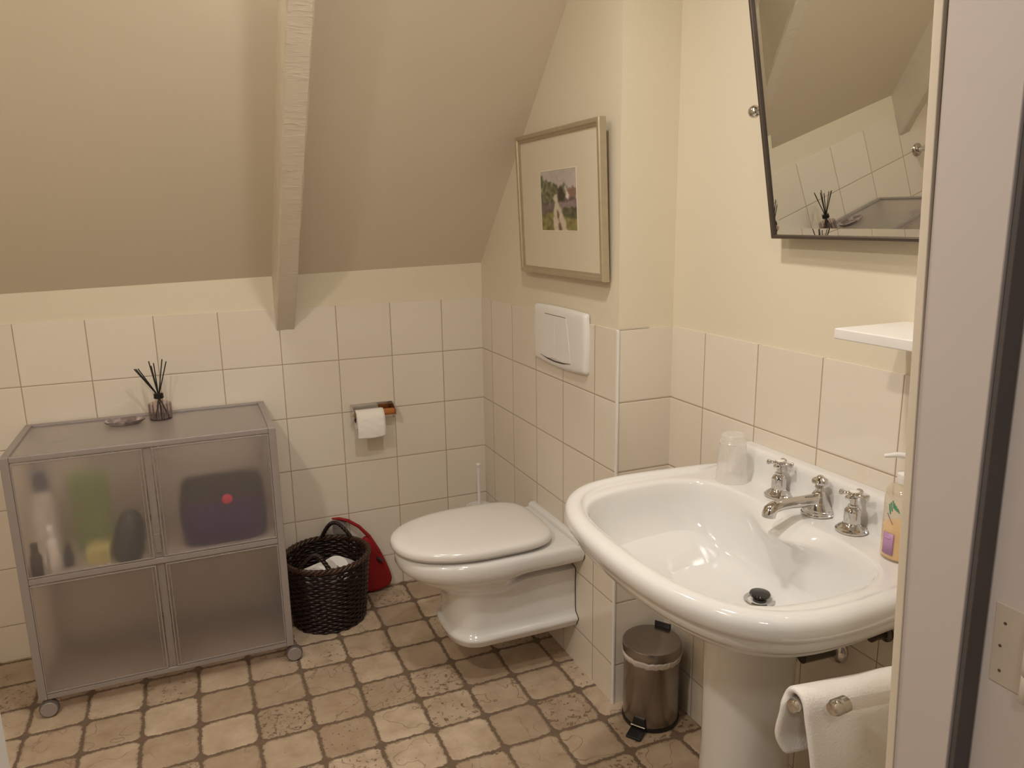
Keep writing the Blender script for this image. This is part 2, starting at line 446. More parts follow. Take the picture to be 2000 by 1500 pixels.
# hinge leaf let into the rebate
hx = JX+.0210
def hp(x, y, z): return (x+(1.2-z)*.036, y, z)
b = B(); b.loft([[hp(hx-.0012, -2.2975, z), hp(hx-.0012, -2.334, z), hp(hx+.004, -2.334, z), hp(hx+.004, -2.2975, z)] for z in (.935, 1.026)])
hg = b.build('hinge', 'hinge', fr, bevel=.0008)
b = B()
for dy, z in ((-2.309, 1.006), (-2.306, .979), (-2.308, .951)):
    x, y, z = hp(hx-.0012, dy, z)
    b.lathe([(.0016, -.0002), (.0016, .0004), (.0006, .0006), (.0005, -.0004)], (x-.0004, y, z), 16, 'X')
b.build('screw', 'dark_steel', hg)
b = B()
for z0, z1 in ((.935, .964), (.9655, .9955), (.997, 1.026)):
    x, y, z = hp(hx-.006, -2.341, (z0+z1)/2)
    b.lathe([(.0065, z0), (.0072, z0+.001), (.0072, z1-.001), (.0065, z1)], (x, y, 0), 20)
b.build('knuckle', 'hinge', hg)
struct(prism([(LX, -2.206), (LX-.10, -2.206), (LX-.10, -2.352), (LX, -2.352)], 0, 2.1, 0, 0).build('door_2', 'white_plastic', bevel=.002))
struct(bx(LX-.1, JX+.12, -2.352, -2.206, 2.1, 2.16).build('trim_3', 'door', bevel=.002))
# the opened door leaf on the hall side
struct(bx(JX+.048, JX+.088, -3.10, -2.375, .01, 2.08).build('door_3', 'door', bevel=.002))

# exposed roof beams
def beam(xc, label):
    xw, dp = .0325, .195
    n = 44; rings = []
    rnd = random.Random(int(xc*100))
    for i in range(n+1):
        t = i/n; y = .0039-t*1.124
        z1 = zs(xc, y)+.03; z0 = zs(xc, y)-dp
        jit = lambda a=.0015: rnd.uniform(-a, a)
        c = .004
        k = 1+.10*0
        rings.append([(xc-xw+jit(), y, z1), (xc-xw+jit(), y, z0+c+.004), (xc-xw+c+jit(), y, z0+jit()), (xc+jit(), y, z0+jit()), (xc+xw-c+jit(), y, z0+jit()), (xc+xw+jit(), y, z0+c+.004+jit()), (xc+xw, y, z1)])
    o = B().loft(rings).build('roof_beam', M['beam'], base=(xc, 0, 1.04), angle=28)
    # hewn, brush-marked paint
    return tag(o, label, 'beam')
qn = NT('painted_hewn_beam'); cc = lin((228, 217, 198)); pp = qn.pos()
mp = qn.node('ShaderNodeMapping'); mp.inputs['Rotation'].default_value = (0.0, .35, 0); mp.inputs['Scale'].default_value = (14, 60, 60); qn.link(pp, mp.inputs[0])
nA = qn.noise(1.6, 4, .6, mp.outputs[0]); nB = qn.noise(26, 2, .5, pp)
qn.link(qn.mix(nB.outputs[0], tuple(v*.93 for v in cc), cc), qn.bsdf.inputs['Base Color']); qn.bsdf.inputs['Roughness'].default_value = .42
b1 = qn.bump(nB.outputs[0], .25, .004); qn.link(qn.bump(qn.mr(nA.outputs[0], .5, .7), .35, .0022, b1), qn.bsdf.inputs['Normal'])
M['beam'] = qn.m
beam(-.744, 'cream painted rough timber beam running down the sloped ceiling beside the corner')
beam(-1.80, 'second cream painted ceiling beam, seen only in the tilted mirror')

# ---------------------------------------------------------------- cabinet
CX0, CX1, CY0, CY1 = -1.568, -.841, -.402, -.010
Z0, ZM, Z1 = .058, .431, .803
cab = thing('storage_cabinet', 'frosted grey plastic cabinet on castors with four doors, standing against the tiled wall', 'cabinet', ((CX0+CX1)/2, CY0, 0))
pw = .022
for x0, x1 in ((CX0, CX0+pw), (CX1-pw, CX1)):
    for y0, y1 in ((CY0, CY0+.024), (CY1-.024, CY1)):
        bx(x0, x1, y0, y1, Z0, Z1).build('post', 'cabframe', cab, bevel=.002)
def rails(z0, z1, top=False):
    b = B()
    b.box(CX0+pw, CX1-pw, CY0+.001, CY0+.018, z0, z1); b.box(CX0+pw, CX1-pw, CY1-.02, CY1-.001, z0, z1)
    b.box(CX0, CX0+.020, CY0+.024, CY1-.024, z0, z1); b.box(CX1-.020, CX1, CY0+.024, CY1-.024, z0, z1)
    return b
rails(Z1-.016, Z1).build('top_frame', 'cabframe', cab, bevel=.002)
rails(ZM-.009, ZM+.009).build('middle_frame', 'cabframe', cab, bevel=.002)
rails(Z0, Z0+.016).build('bottom_frame', 'cabframe', cab, bevel=.002)
bx(CX0+.018, CX1-.018, CY0+.018, CY1-.02, Z1-.012, Z1-.006).build('top_panel', 'frost_deep', cab, smooth=False)
bx(CX0+.018, CX1-.018, CY0+.018, CY1-.02, ZM-.004, ZM+.004).build('shelf', 'frost_lit', cab, smooth=False)
bx(CX0+.018, CX1-.018, CY0+.018, CY1-.02, Z0+.004, Z0+.012).build('bottom_panel', 'frost_deep', cab, smooth=False)
bx(CX0+.003, CX1-.003, CY1-.008, CY1-.004, Z0+.016, Z1-.016).build('back_panel', 'frost_lit', cab, smooth=False)
for x0 in (CX0+.008, CX1-.012):
    for z0, z1 in ((Z0+.016, ZM-.009), (ZM+.009, Z1-.016)):
        bx(x0, x0+.004, CY0+.024, CY1-.024, z0, z1).build('side_panel', 'frost', cab, smooth=False)
XC = (CX0+CX1)/2
bx(XC-.002, XC+.002, CY0+.03, CY1-.01, Z0+.012, Z1-.012).build('divider', 'frost', cab, smooth=False)
for z0, z1 in ((Z0+.016, ZM-.009), (ZM+.009, Z1-.016)):
    for s in (-1, 1):
        xa, xb = (CX0+pw+.003, XC-.013) if s < 0 else (XC+.013, CX1-pw-.003)
        xa -= .0022 if s < 0 else 0; xb += .0022 if s > 0 else 0
        dr = bx(xa, xb, CY0+.002, CY0+.006, z0+.001, z1-.001).build('door', 'frost', cab, smooth=False)
        # raised edge ribs of the door moulding
        b = B(); t = .0035
        b.box(xa, xb, CY0-.001, CY0+.002, z0+.003, z0+.003+t); b.box(xa, xb, CY0-.001, CY0+.002, z1-.003-t, z1-.003)
        b.box(xa, xa+t, CY0-.001, CY0+.002, z0+.0066, z1-.0066); b.box(xb-t, xb, CY0-.001, CY0+.002, z0+.0066, z1-.0066)
        b.build('edge_rib', 'cabframe', dr, bevel=.0006)
        xi = xb if s < 0 else xa
        h = bx(min(xi-s*.004, xi-s*.007), max(xi-s*.004, xi-s*.007), CY0-.003, CY0+.002, z0+.004, z1-.004) if False else None
        b = B(); xr = xi + s*.010
        b.box(min(xr, xr+s*.002), max(xr, xr+s*.002), CY0-.002, CY0+.002, z0+.0066, z1-.0066)
        b.build('handle_rib', 'cabframe', dr)
        hz = (z0+z1)/2
    bx(XC-.0095, XC+.0095, CY0+.0065, CY0+.0095, z0+.002, z1-.002).build('centre_strip', 'rib', cab, smooth=False)
b = bx(XC-.008, XC+.008, CY0-.001, CY0+.0055, ZM+.028, ZM+.088)
b.build('catch', 'rib', cab, bevel=.0015)
for x in (CX0+.022, CX1+.004-.004):
    for y in (CY0+.010, CY1-.035):
        cs = B(); cs.lathe([(.020, -.011), (.0255, -.009), (.0265, -.004), (.0265, .004), (.0255, .009), (.020, .011)], (x, y, .0265), 32, 'Y')
        w_ = cs.build('caster', 'dark', cab)
        c2 = B(); c2.lathe([(.0215, -.0135), (.0225, -.0125), (.0225, -.009), (.0, -.009)][:3], (x, y, .0265), 32, 'Y'); c2.build('wheel_cap', 'cabframe', w_)
        bx(x-.010, x+.010, y-.006, y+.008, .045, Z0+.001).build('fork', 'dark', w_, bevel=.002)

# things inside the cabinet, behind the frosted doors
def sm(name, rgb, rough=.5): 
    return mat(name, rgb, rough, var=.03)
zc_ = ZM+.0041
def bottle(name, x, y, r, h, m, capm, caph, label, neck=.5, cat='bottle', group=None):
    t = thing(name, label, cat, (x, y, zc_), group)
    B().lathe([(r*.9, 0), (r, .004), (r, h*.78), (r*.8, h*.9), (r*neck, h*.96), (r*neck, h)], (x, y, zc_), 24).build('bottle_body', m, t)
    B().lathe([(r*neck*1.25, h*.97), (r*neck*1.25, h+caph-.002), (r*neck*1.1, h+caph)], (x, y, zc_), 24).build('cap', capm, t)
    return t
mw = sm('white_bottle', (236, 232, 228)); mg = sm('slate_cap', (104, 112, 140)); mb = sm('brown_bottle', (64, 50, 40)); mo = sm('orange_label', (206, 120, 60))
mgr = sm('green_pack', (150, 170, 110)); my = sm('yellow_carton', (208, 196, 128)); mdk = sm('dark_grey_pouch', (44, 46, 50)); mpu = sm('purple_fabric', (56, 22, 84), .8); mpk = sm('pink_tag', (214, 36, 76)); mbk = sm('charcoal_fabric', (30, 22, 28), .8)
bottle('plastic_bottle', -1.505, -.25, .034, .235, mw, mg, .05, 'tall white bottle with a slate-blue cap behind the upper left frosted door')
bottle('plastic_bottle', -1.524, -.366, .016, .075, mb, mb, .028, 'small dark brown bottle at the far left behind the frosted door')
bottle('plastic_bottle', -1.480, -.360, .017, .115, mw, mw, .03, 'slim white bottle in front of the tall one behind the frosted door')
bottle('plastic_bottle', -1.448, -.325, .014, .050, mdk, mdk, .02, 'tiny dark bottle between white bottle and yellow carton behind frosted door')
o = bx(-1.440, -1.335, -.205, -.155, zc_, zc_+.255).build('green_packet', mgr, bevel=.012, base=(-1.395, -.18, zc_)); tag(o, 'tall pale green packet at the back behind the upper left frosted door', 'packet')
o = bx(-1.402, -1.338, -.345, -.235, zc_, zc_+.045).build('yellow_carton', my, bevel=.003, base=(-1.37, -.29, zc_)); tag(o, 'flat yellow carton close behind the upper left frosted door', 'box')
pts = []
b = B(); rr = []
for k, (z, a, c_) in enumerate(((0, .040, .05), (.01, .047, .06), (.05, .050, .06), (.10, .045, .04), (.14, .028, .018), (.15, .012, .008))):
    rr.append([(-1.290+.12*z+a*.9*math.cos(t*PI/12), -.325+c_*math.sin(t*PI/12), zc_+z) for t in range(24)])
o = b.loft(rr).build('toiletry_pouch', mdk, base=(-1.298, -.30, zc_)); tag(o, 'dark grey rounded pouch leaning near the middle behind the upper left frosted door', 'pouch')
# purple bag
bag = thing('fabric_bag', 'purple fabric bag with a pink tag behind the upper right frosted door', 'bag', (-1.01, -.27, zc_))
rr = []
for z, a, c_ in ((0, .118, .070), (.012, .126, .078), (.08, .130, .080), (.14, .127, .074)):
    rr.append([(-1.01+a*math.copysign(abs(math.cos(t*PI/16))**.5, math.cos(t*PI/16)), -.275+c_*math.copysign(abs(math.sin(t*PI/16))**.6, math.sin(t*PI/16)), zc_+z) for t in range(32)])
B().loft(rr).build('bag_body', mpu, bag)
rr = []
for z, a, c_ in ((.141, .126, .073), (.18, .122, .066), (.205, .11, .045), (.212, .09, .02)):
    rr.append([(-1.01+a*math.copysign(abs(math.cos(t*PI/16))**.5, math.cos(t*PI/16)), -.275+c_*math.copysign(abs(math.sin(t*PI/16))**.6, math.sin(t*PI/16)), zc_+z) for t in range(32)])
B().loft(rr).build('bag_top', mbk, bag)
B().sphere((-.999, -.362, zc_+.148), .0165, 16, (1, .5, 1)).build('tag', mpk, bag)

# diffuser and dish on the cabinet
zt_ = Z1-.006
dx_, dy_ = -1.170, -.098
df = thing('reed_diffuser', 'small glass reed diffuser with black sticks on top of the frosted cabinet', 'diffuser', (dx_, dy_, zt_))
B().lathe([(.030, 0), (.034, .002), (.034, .006)], (dx_, dy_, zt_), 32).build('bottle_base', mat('smoked_glass_base', (58, 44, 52), .15), df)
b = B(); n = 32
prof = [(.034, .006), (.033, .05), (.034, .054), (.030, .057), (.016, .060), (.0125, .064), (.0125, .084), (.016, .087), (.0155, .089), (.011, .089)]
b.lathe(prof, (dx_, dy_, zt_), 32, cap0=False, cap1=False)
b.build('bottle', 'diffglass', df)
# moulded vertical flutes
b = B()
for k in range(14):
    a = 2*PI*k/14; x, y = dx_+.0338*math.cos(a), dy_+.0338*math.sin(a)
    b.tube([(x, y, zt_+.005), (x, y, zt_+.054)], .0011, 6)
b.build('flute', thin_clear('flute_glass', (190, 172, 174), .55), df)
b = B(); b.lathe([(.0145, .070), (.0155, .074), (.0145, .079), (.0155, .083), (.0130, .085)], (dx_, dy_, zt_), 28, cap0=False, cap1=False); b.build('ribbon', 'black', df)
tips = [(-.062, .0, .172), (-.058, .012, .170), (-.050, -.01, .174), (-.018, .012, .192), (-.011, -.01, .180), (-.004, .004, .186), (.022, .010, .196), (.034, -.006, .190)]
for k, (tx, ty, tz) in enumerate(tips):
    bxx, by = -tx*.45, -ty*1.4
    bxx = max(-.024, min(.024, bxx)); 
    B().tube([(dx_+bxx, dy_+by, zt_+.007), (dx_+tx*.02, dy_+ty*.1, zt_+.078), (dx_+tx, dy_+ty, zt_+tz)], .0018, 8).build('reed', 'black', df)
dsx, dsy = -1.275, -.125
rr = []
for r, h in ((.030, 0), (.045, .002), (.057, .010), (.060, .016), (.0585, .0165), (.044, .006), (.028, .004)):
    rr.append([(dsx+r*1.02*math.cos(2*PI*i/40)*(1+.03*math.sin(5*2*PI*i/40)), dsy+r*.62*math.sin(2*PI*i/40), zt_+h) for i in range(40)])
q = NT('iridescent_glass'); nz = q.noise(38, 2, .5, q.obj())
q.link(q.mix(q.mr(nz.outputs[0], .4, .6), lin((214, 206, 206)), lin((150, 136, 140))), q.bsdf.inputs['Base Color']); q.bsdf.inputs['Metallic'].default_value = .7; q.bsdf.inputs['Roughness'].default_value = .15
q.link(q.bump(nz.outputs[0], .4, .004), q.bsdf.inputs['Normal'])
dish = B().loft(rr).build('trinket_dish', q.m, base=(dsx, dsy, zt_)); tag(dish, 'small shallow silvery oval dish on the cabinet, left of the reed diffuser', 'dish')

# ---------------------------------------------------------------- toilet paper holder
hb = thing('toilet_paper_holder', 'chrome wall holder with a wooden spindle on the tiled back wall', 'toilet paper holder', (-.455, 0, .75))
b = B(); b.box(-.533, -.377, -.006, -.0003, .722, .752)
b.build('back_plate', 'chrome', hb, bevel=.0015)
for x in (-.535, -.379):
    b = B(); pr_ = [(-.0003, .752), (-.0003, .712), (-.030, .690), (-.066, .712), (-.070, .735), (-.030, .752)]
    b.loft([[(x, y, z) for y, z in pr_], [(x+.004, y, z) for y, z in pr_]]); b.build('arm', 'chrome', hb, bevel=.001)
B().lathe([(.0105, -.5305), (.0125, -.527), (.0125, -.383), (.0105, -.3795)], (0, -.048, .722), 24, 'X').build('spindle', 'wood', hb)
B().sphere((-.534, -.052, .722), .005, 12).build('pin', 'chrome', hb)
# paper roll on the spindle with its hanging sheet
rl = thing('toilet_roll', 'white toilet roll hanging on the wooden spindle of the wall holder', 'toilet roll', (-.472, -.048, .70))
xa, xb = -.526, -.425
b = B(); b.lathe([(.0129, xa), (.0360, xa), (.0372, xa+.002), (.0372, xb-.002), (.0360, xb), (.0129, xb)], (0, -.050, .7035), 40, 'X', cap0=False, cap1=False)
b.build('roll', 'paper', rl)
rings = []
for i in range(26):
    if i < 12: a = PI*.55+(PI*.45)*i/11; y, z = -.050+.0380*math.cos(a)*1.0, .7035+.0380*math.sin(a)
    else:
        t = (i-11)/14; y, z = -.088-.003*math.sin(t*3), .7035-t*.062
    wob = .0012*math.sin(i*.9)
    rings.append([(xa-.001+k*(xb-xa+.002)/10, y+wob*math.sin(k*1.3)+.0006, z-(.004*math.sin(k/10*PI)*(1 if i > 20 else 0))) for k in range(11)])
B().loft(rings, False, False, closed=False).build('hanging_sheet', 'paper', rl, solid=.0012)

# ---------------------------------------------------------------- wicker basket
BX, BY, BH = -.683, -.158, .250
def brad(t): return .123 + .025*t**.8
bk = thing('wicker_basket', 'round dark brown wicker basket with two rope handles on the floor beside the cabinet', 'basket', (BX, BY, 0))
b = B(); NR = 27
for k in range(NR):
    z = .006+k*(BH-.016)/(NR-1); t = z/BH; r0 = brad(t); pts = []
    nst = 20
    for i in range(120):
        a = 2*PI*i/120; wv = .0034*math.cos(nst*a+(PI if k % 2 else 0))
        zz = z+.0040*noise.noise(Vector((math.cos(a)*3, math.sin(a)*3, k*.7)))
        pts.append((BX+(r0+wv)*math.cos(a), BY+(r0+wv)*math.sin(a), zz))
    b.tube(pts, .0047, 6, closed=True)
b.build('weave', 'wicker', bk, angle=180)
b = B()
for i in range(20):
    a = 2*PI*(i+.5)/20
    b.tube([(BX+brad(t)*math.cos(a)*.985, BY+brad(t)*math.sin(a)*.985, .004+t*(BH-.008)) for t in (0, .25, .5, .75, 1)], .0042, 6)
b.build('stake', 'wicker', bk)
B().lathe([(.118, 0), (.124, .002), (.124, .008), (.118, .010)], (BX, BY, 0), 48).build('basket_bottom', 'wicker', bk)
def rope(path_fn, n, r, R_, turns, strands=3, closed=True):
    b = B()
    for s_ in range(strands):
        pts = []
        for i in range(n if closed else n+1):
            u = i/n; p, nrm, bi = path_fn(u); a = 2*PI*(turns*u+s_/strands)
            pts.append(p+nrm*R_*math.cos(a)+bi*R_*math.sin(a))
        b.tube(pts, r, 7, closed=closed)
    return b
def rimp(u):
    a = 2*PI*u; c = Vector((math.cos(a), math.sin(a), 0)); r = brad(1)+.002
    return Vector((BX, BY, BH-.003))+c*r, c, Vector((0, 0, 1))
rope(rimp, 200, .0055, .0058, 16).build('rim', 'wicker_rim', bk, angle=180)
def handle(a0, hh=.062):
    def f(u):
        a = a0 + (u-.5)*.82
        r = brad(1)+.003-.030*math.sin(PI*u)*(1 if a0 > 0 else 1)
        up = math.sin(PI*u)**.75
        p = Vector((BX+r*math.cos(a), BY+r*math.sin(a), BH-.012+hh*up))
        return p, Vector((math.cos(a), math.sin(a), 0)), Vector((0, 0, 1)).cross(Vector((-math.sin(a), math.cos(a), 0))) if 0 < u < 0 else Vector((-math.sin(a)*.6, math.cos(a)*.6, .5))
    return rope(f, 60, .0048, .0048, 5, closed=False)
handle(math.radians(64), .080).build('handle', 'wicker', bk, angle=180)
handle(math.radians(64-180)).build('handle', 'wicker', bk, angle=180)
# spare rolls in the basket
def spare(x, y, z, rot, label):
    t = thing('spare_toilet_roll', label, 'toilet roll', (x, y, z), 'spare toilet rolls in the basket')
    mt = Matrix.Rotation(rot[2], 4, 'Z') @ Matrix.Rotation(rot[0], 4, 'X') @ Matrix.Rotation(rot[1], 4, 'Y')
    c = Vector((x, y, z))
    B().lathe([(.021, -.048), (.052, -.048), (.055, -.045), (.055, .045), (.052, .048), (.021, .048)], n=40, cap0=False, cap1=False).xf(lambda v: c+mt @ v).build('roll', 'paper', t)
    B().lathe([(.0212, -.048), (.0212, .048), (.0195, .048), (.0195, -.048), (.0212, -.048)], n=30, cap0=False, cap1=False).xf(lambda v: c+mt @ v).build('core', mat('cardboard', (168, 148, 124), .9), t)
spare(BX-.028, BY-.044, .178, (math.radians(66), 0, math.radians(62)), 'left, larger-looking one of the two white spare rolls lying on top in the wicker basket')
spare(BX+.052, BY+.034, .150, (math.radians(58), 0, math.radians(-38)), 'right, lower one of the two white spare rolls in the wicker basket')
spare(BX-.03, BY-.02, .062, (0, 0, 0), 'white spare roll standing at the bottom of the wicker basket, mostly hidden')

# red pouch hanging from the back handle
rp = thing('red_bag', 'red fabric bag with a strap, hanging behind the wicker basket', 'bag', (-.50, -.05, .03))
out = [(-.520, .245), (-.480, .215), (-.445, .135), (-.425, .075), (-.418, .040), (-.435, .015), (-.480, .004), (-.520, .006), (-.553, .03), (-.560, .09), (-.556, .16)]
oc = chaikin([(x, 0, z) for x, z in out], 2)
cx_, cz_ = -.505, .09
rings = []
for s_, dy in ((.80, -.022), (.93, -.020), (1.0, -.012), (1.0, .002), (.93, .010), (.80, .012)):
    rings.append([(cx_+(p.x-cx_)*s_, -.030+dy, cz_+(p.z-cz_)*s_) for p in oc])
B().loft(rings).build('bag_body', 'red', rp, angle=70)
# strap across the handle
B().tube([(-.632, -.016, .322), (-.605, -.018, .318), (-.572, -.022, .305), (-.535, -.030, .278), (-.500, -.038, .235), (-.468, -.046, .170)], [.004, .007, .008, .008, .009, .010], 10, squash=.8).build('strap', 'red', rp)
B().tube([(-.476, -.056, .150), (-.458, -.056, .130)], .010, 10, squash=.6).build('buckle', 'grey_cloth', rp)
bx(-.630, -.580, -.016, -.012, .250, .312).build('bag_tag', mat('grey_plastic_sleeve', (150, 140, 138), .4), rp, bevel=.001)

# ---------------------------------------------------------------- wall-hung toilet
TY = -.662
def dring(xt, wr, wf, z, xs=None, p=2.3, xb=0.0, inset=0, x1=.15, x2=.27):
    xt -= inset; wr -= inset; wf -= inset; xb2 = xb+inset if xb > 0 else xb
    xs = xs if xs is not None else xt*.52
    half = []
    for i in range(14):
        x = xb2+(xs-xb2)*i/14
        s_ = min(1, max(0, (x-x1)/(x2-x1))); s_ = s_*s_*(3-2*s_); half.append((x, wr+(wf-wr)*s_))
    s_ = min(1, max(0, (xs-x1)/(x2-x1))); s_ = s_*s_*(3-2*s_); ws = wr+(wf-wr)*s_
    for i in range(33):
        a = PI/2*i/32; half.append((xs+(xt-xs)*math.sin(a)**(2/p), ws*math.cos(a)**(2/p)))
    ring = [(-x, TY-y, z) for x, y in half]+[(-x, TY+y, z) for x, y in reversed(half[:-1])]
    return ring
tl = thing('wall_hung_toilet', 'white wall-hung toilet with closed lid below the framed picture', 'toilet', (-.28, TY, .13))
bw = B()
T = [ # xt, wr, wf, z, xs, p
 (.36, .120, .118, .136, .27, 2.6), (.396, .134, .132, .1375, .30, 2.7), (.402, .140, .138, .142, .30, 2.7), (.404, .143, .141, .152, .30, 2.7), (.408, .148, .146, .158, .30, 2.7),
 (.4105, .151, .149, .164, .30, 2.7), (.4095, .150, .148, .171, .30, 2.7), (.404, .141, .139, .177, .30, 2.7), (.399, .133, .131, .184, .30, 2.7), (.397, .130, .128, .200, .30, 2.7),
 (.396, .129, .127, .250, .30, 2.7), (.400, .129, .128, .285, .30, 2.6), (.420, .130, .138, .310, .28, 2.4), (.455, .131, .154, .330, .26, 2.25), (.463, .130, .158, .334, .26, 2.2), (.474, .106, .162, .339, .26, 2.2),
 (.497, .104, .173, .352, .25, 2.2), (.513, .106, .180, .364, .25, 2.15), (.518, .120, .182, .369, .25, 2.15), (.523, .165, .185, .3735, .25, 2.15), (.531, .180, .188, .380, .25, 2.15), (.540, .188, .192, .390, .25, 2.15),
 (.546, .191, .195, .402, .25, 2.15), (.546, .191, .195, .420, .25, 2.15), (.543, .189, .192, .430, .25, 2.15), (.535, .183, .186, .436, .25, 2.15), (.52, .172, .175, .438, .25, 2.15), (.40, .10, .10, .438, .22, 2.1)]
bw.loft([dring(a[0], a[1], a[2], a[3], a[4], a[5]) for a in T])
bw.xf(lambda v: Vector((min(v.x, -.002), v.y, v.z)))
bw.build('bowl', 'porcelain', tl, angle=60)
b = B(); b.loft([[(-.0, TY-.186+e, z), (-w_, TY-.184+e, z), (-w_, TY+.184-e, z), (0, TY+.186-e, z)] for z, e, w_ in ((.430, 0, .026), (.444, 0, .023), (.450, .003, .018), (.452, .006, .014))])
b.build('back_ledge', 'porcelain', tl, bevel=.003, seg=3)
gz = [(T[k][1]+.0012, T[k][3]) for k in range(1, 23)]
B().loft([[(x, TY-w_, z) for w_, z in gz]+[(x, TY+w_, z) for w_, z in reversed(gz)] for x in (-.0003, -.0025)]).build('wall_gasket', 'black', tl, smooth=False)
LT = [(.555, .020, .4405), (.555, .014, .4420), (.555, .008, .446)]
def lring(inset, z, xt=.558):
    half = []; n = 64
    for i in range(n+1):    # egg outline with a broad, softly cornered back
        a = PI*i/n; c = math.cos(a); s_ = math.sin(a)
        if c >= 0: half.append((.285-(.285-.070-inset)*c**(2/5.5), (.1835-inset)*(1-.13*c**1.5)*s_**.44))
        else: half.append((.285+(xt-.285-inset)*(-c)**(2/2.15), (.1835-inset)*s_**(2/2.15)))
    return [(-x, TY-y, z) for x, y in half]+[(-x, TY+y, z) for x, y in reversed(half[1:-1])]
b = B(); b.loft([lring(.030, .4383), lring(.020, .4390), lring(.014, .4420), lring(.012, .4475), lring(.016, .4495), lring(.03, .4495)]); b.build('seat', 'lid', tl, angle=60)
b = B(); b.loft([lring(.020, .4500), lring(.006, .4505), lring(.001, .4525), lring(0, .4560), lring(0, .4640), lring(.0015, .4690), lring(.005, .4735), lring(.012, .4775), lring(.026, .4808), lring(.05, .4832), lring(.09, .4850), lring(.122, .4856)])
b.build('lid', 'lid', tl, angle=60)

# toilet brush in the corner
tb = thing('toilet_brush', 'white toilet brush in its round holder in the corner behind the toilet', 'brush', (-.062, -.075, 0))
B().lathe([(.046, 0), (.049, .003), (.050, .28), (.052, .305), (.050, .310), (.046, .310), (.044, .290)], (-.068, -.102, 0), 36).build('holder', 'white_plastic', tb)
B().lathe([(.043, .272), (.040, .296), (.020, .304), (.009, .310), (.0065, .330), (.0065, .472), (.009, .474), (.010, .482), (.006, .486)], (-.068, -.102, 0), 24).build('handle', 'white_plastic', tb)

# ---------------------------------------------------------------- flush plate
fp = thing('flush_plate', 'white dual flush plate with two buttons on the tiled wall above the toilet', 'flush plate', (0, -.70, .97))
def plate_outline(e=0):
    pts = []
    for i in range(17):   # bottom, bulging downward
        t = i/16; y = -.520-e*-1-(.340)*t if False else -.525-.345*t; pts.append((y, .974-.009*math.sin(PI*t)))
    for i in range(17):
        t = i/16; pts.append((-.870-.006*math.sin(PI*t)-.0*t, .974+.178*t))
    for i in range(17):
        t = i/16; pts.append((-.870+.345*t, 1.152+.003*math.sin(PI*t)))
    for i in range(17):
        t = i/16; pts.append((-.525+.008*math.sin(PI*t), 1.152-.178*t))
    c = (-.6975, 1.063)
    # round the corners a little and inset
    n = len(pts); sm_ = [((pts[i-1][0]+pts[i][0]*2+pts[(i+1) % n][0])/4, (pts[i-1][1]+pts[i][1]*2+pts[(i+1) % n][1])/4) for i in range(n)]
    return [(c[0]+(y-c[0])*(1-e/.17), c[1]+(z-c[1])*(1-e/.09)) for y, z in sm_]
rings = [[(x, y, z) for y, z in plate_outline(e)] for x, e in ((-.0003, 0), (-.004, 0), (-.010, .0012), (-.0145, .004), (-.0165, .010), (-.0175, .022), (-.018, .05))]
B().loft(rings).build('plate', 'white_plastic', fp, angle=60)
gap = B(); gap.loft([[(x, y, z) for y, z in ((-.612, 1.1295), (-.755, 1.1295), (-.755, 1.1265), (-.612, 1.1265))] for x in (-.0172, -.0182)])
gap.build('slot', 'black', fp, smooth=False)
gap = B(); gap.loft([[(x, y, z) for y, z in ((-.578, .9935), (-.630, .9855), (-.684, .9830), (-.737, .9855), (-.789, .9935), (-.737, .9890), (-.684, .9870), (-.630, .9890))] for x in (-.0172, -.0184)])
gap.build('slot', 'black', fp, smooth=False)
for ya, yb, yc_, yd in ((-.608, -.683, -.578, -.683), (-.685, -.760, -.685, -.789)):
    pts2 = [(ya, 1.128), (yb, 1.128), ((yb+yd)/2-(.004 if yb < -.7 else 0), 1.06), (yd, .995), ((yd+yc_)/2, .9895), (yc_, .995), ((ya+yc_)/2+(.003 if ya > -.65 else 0), 1.06)]
    bb = B(); bb.loft([[(-.018, y, z) for y, z in pts2], [(-.0200, y, z) for y, z in pts2]])
    bb.build('button', 'white_plastic', fp, bevel=.0008)

# ---------------------------------------------------------------- framed watercolour
pf = thing('framed_picture', 'champagne framed watercolour of a lane and house, hanging on the wall above the flush plate', 'picture', (-.02, -.725, 1.25))
Yp0, Yp1, Zp0, Zp1 = -.452, -.992, 1.252, 1.674
def lean(v):   # top leans off the wall
    t = (v.z-Zp0)/(Zp1-Zp0); return Vector((v.x-.006-.017*t, v.y, v.z))
fw_ = .021; fd = .022
b = B()
oa = [(Yp0, Zp0), (Yp1, Zp0), (Yp1, Zp1), (Yp0, Zp1)]; ia = [(Yp0-fw_, Zp0+fw_), (Yp1+fw_, Zp0+fw_), (Yp1+fw_, Zp1-fw_), (Yp0-fw_, Zp1-fw_)]
def fr_ring(x, e): 
    return [(x, oa[k][0]+(ia[k][0]-oa[k][0])*e, oa[k][1]+(ia[k][1]-oa[k][1])*e) for k in range(4)]
rg = [fr_ring(0, .9), fr_ring(0, 0), fr_ring(-fd+.003, 0), fr_ring(-fd, .12), fr_ring(-fd, .55), fr_ring(-fd+.004, .7), fr_ring(-fd+.006, 1), fr_ring(-.006, 1), fr_ring(0, .9)]
b.loft(rg, False, False); b.xf(lean).build('frame', 'gold', pf, smooth=True, angle=20)
bx(-.012, -.009, Yp1+fw_-.002, Yp0-fw_+.002, Zp0+fw_-.002, Zp1-fw_+.002).xf(lean).build('mat_board', 'matboard', pf, smooth=False)
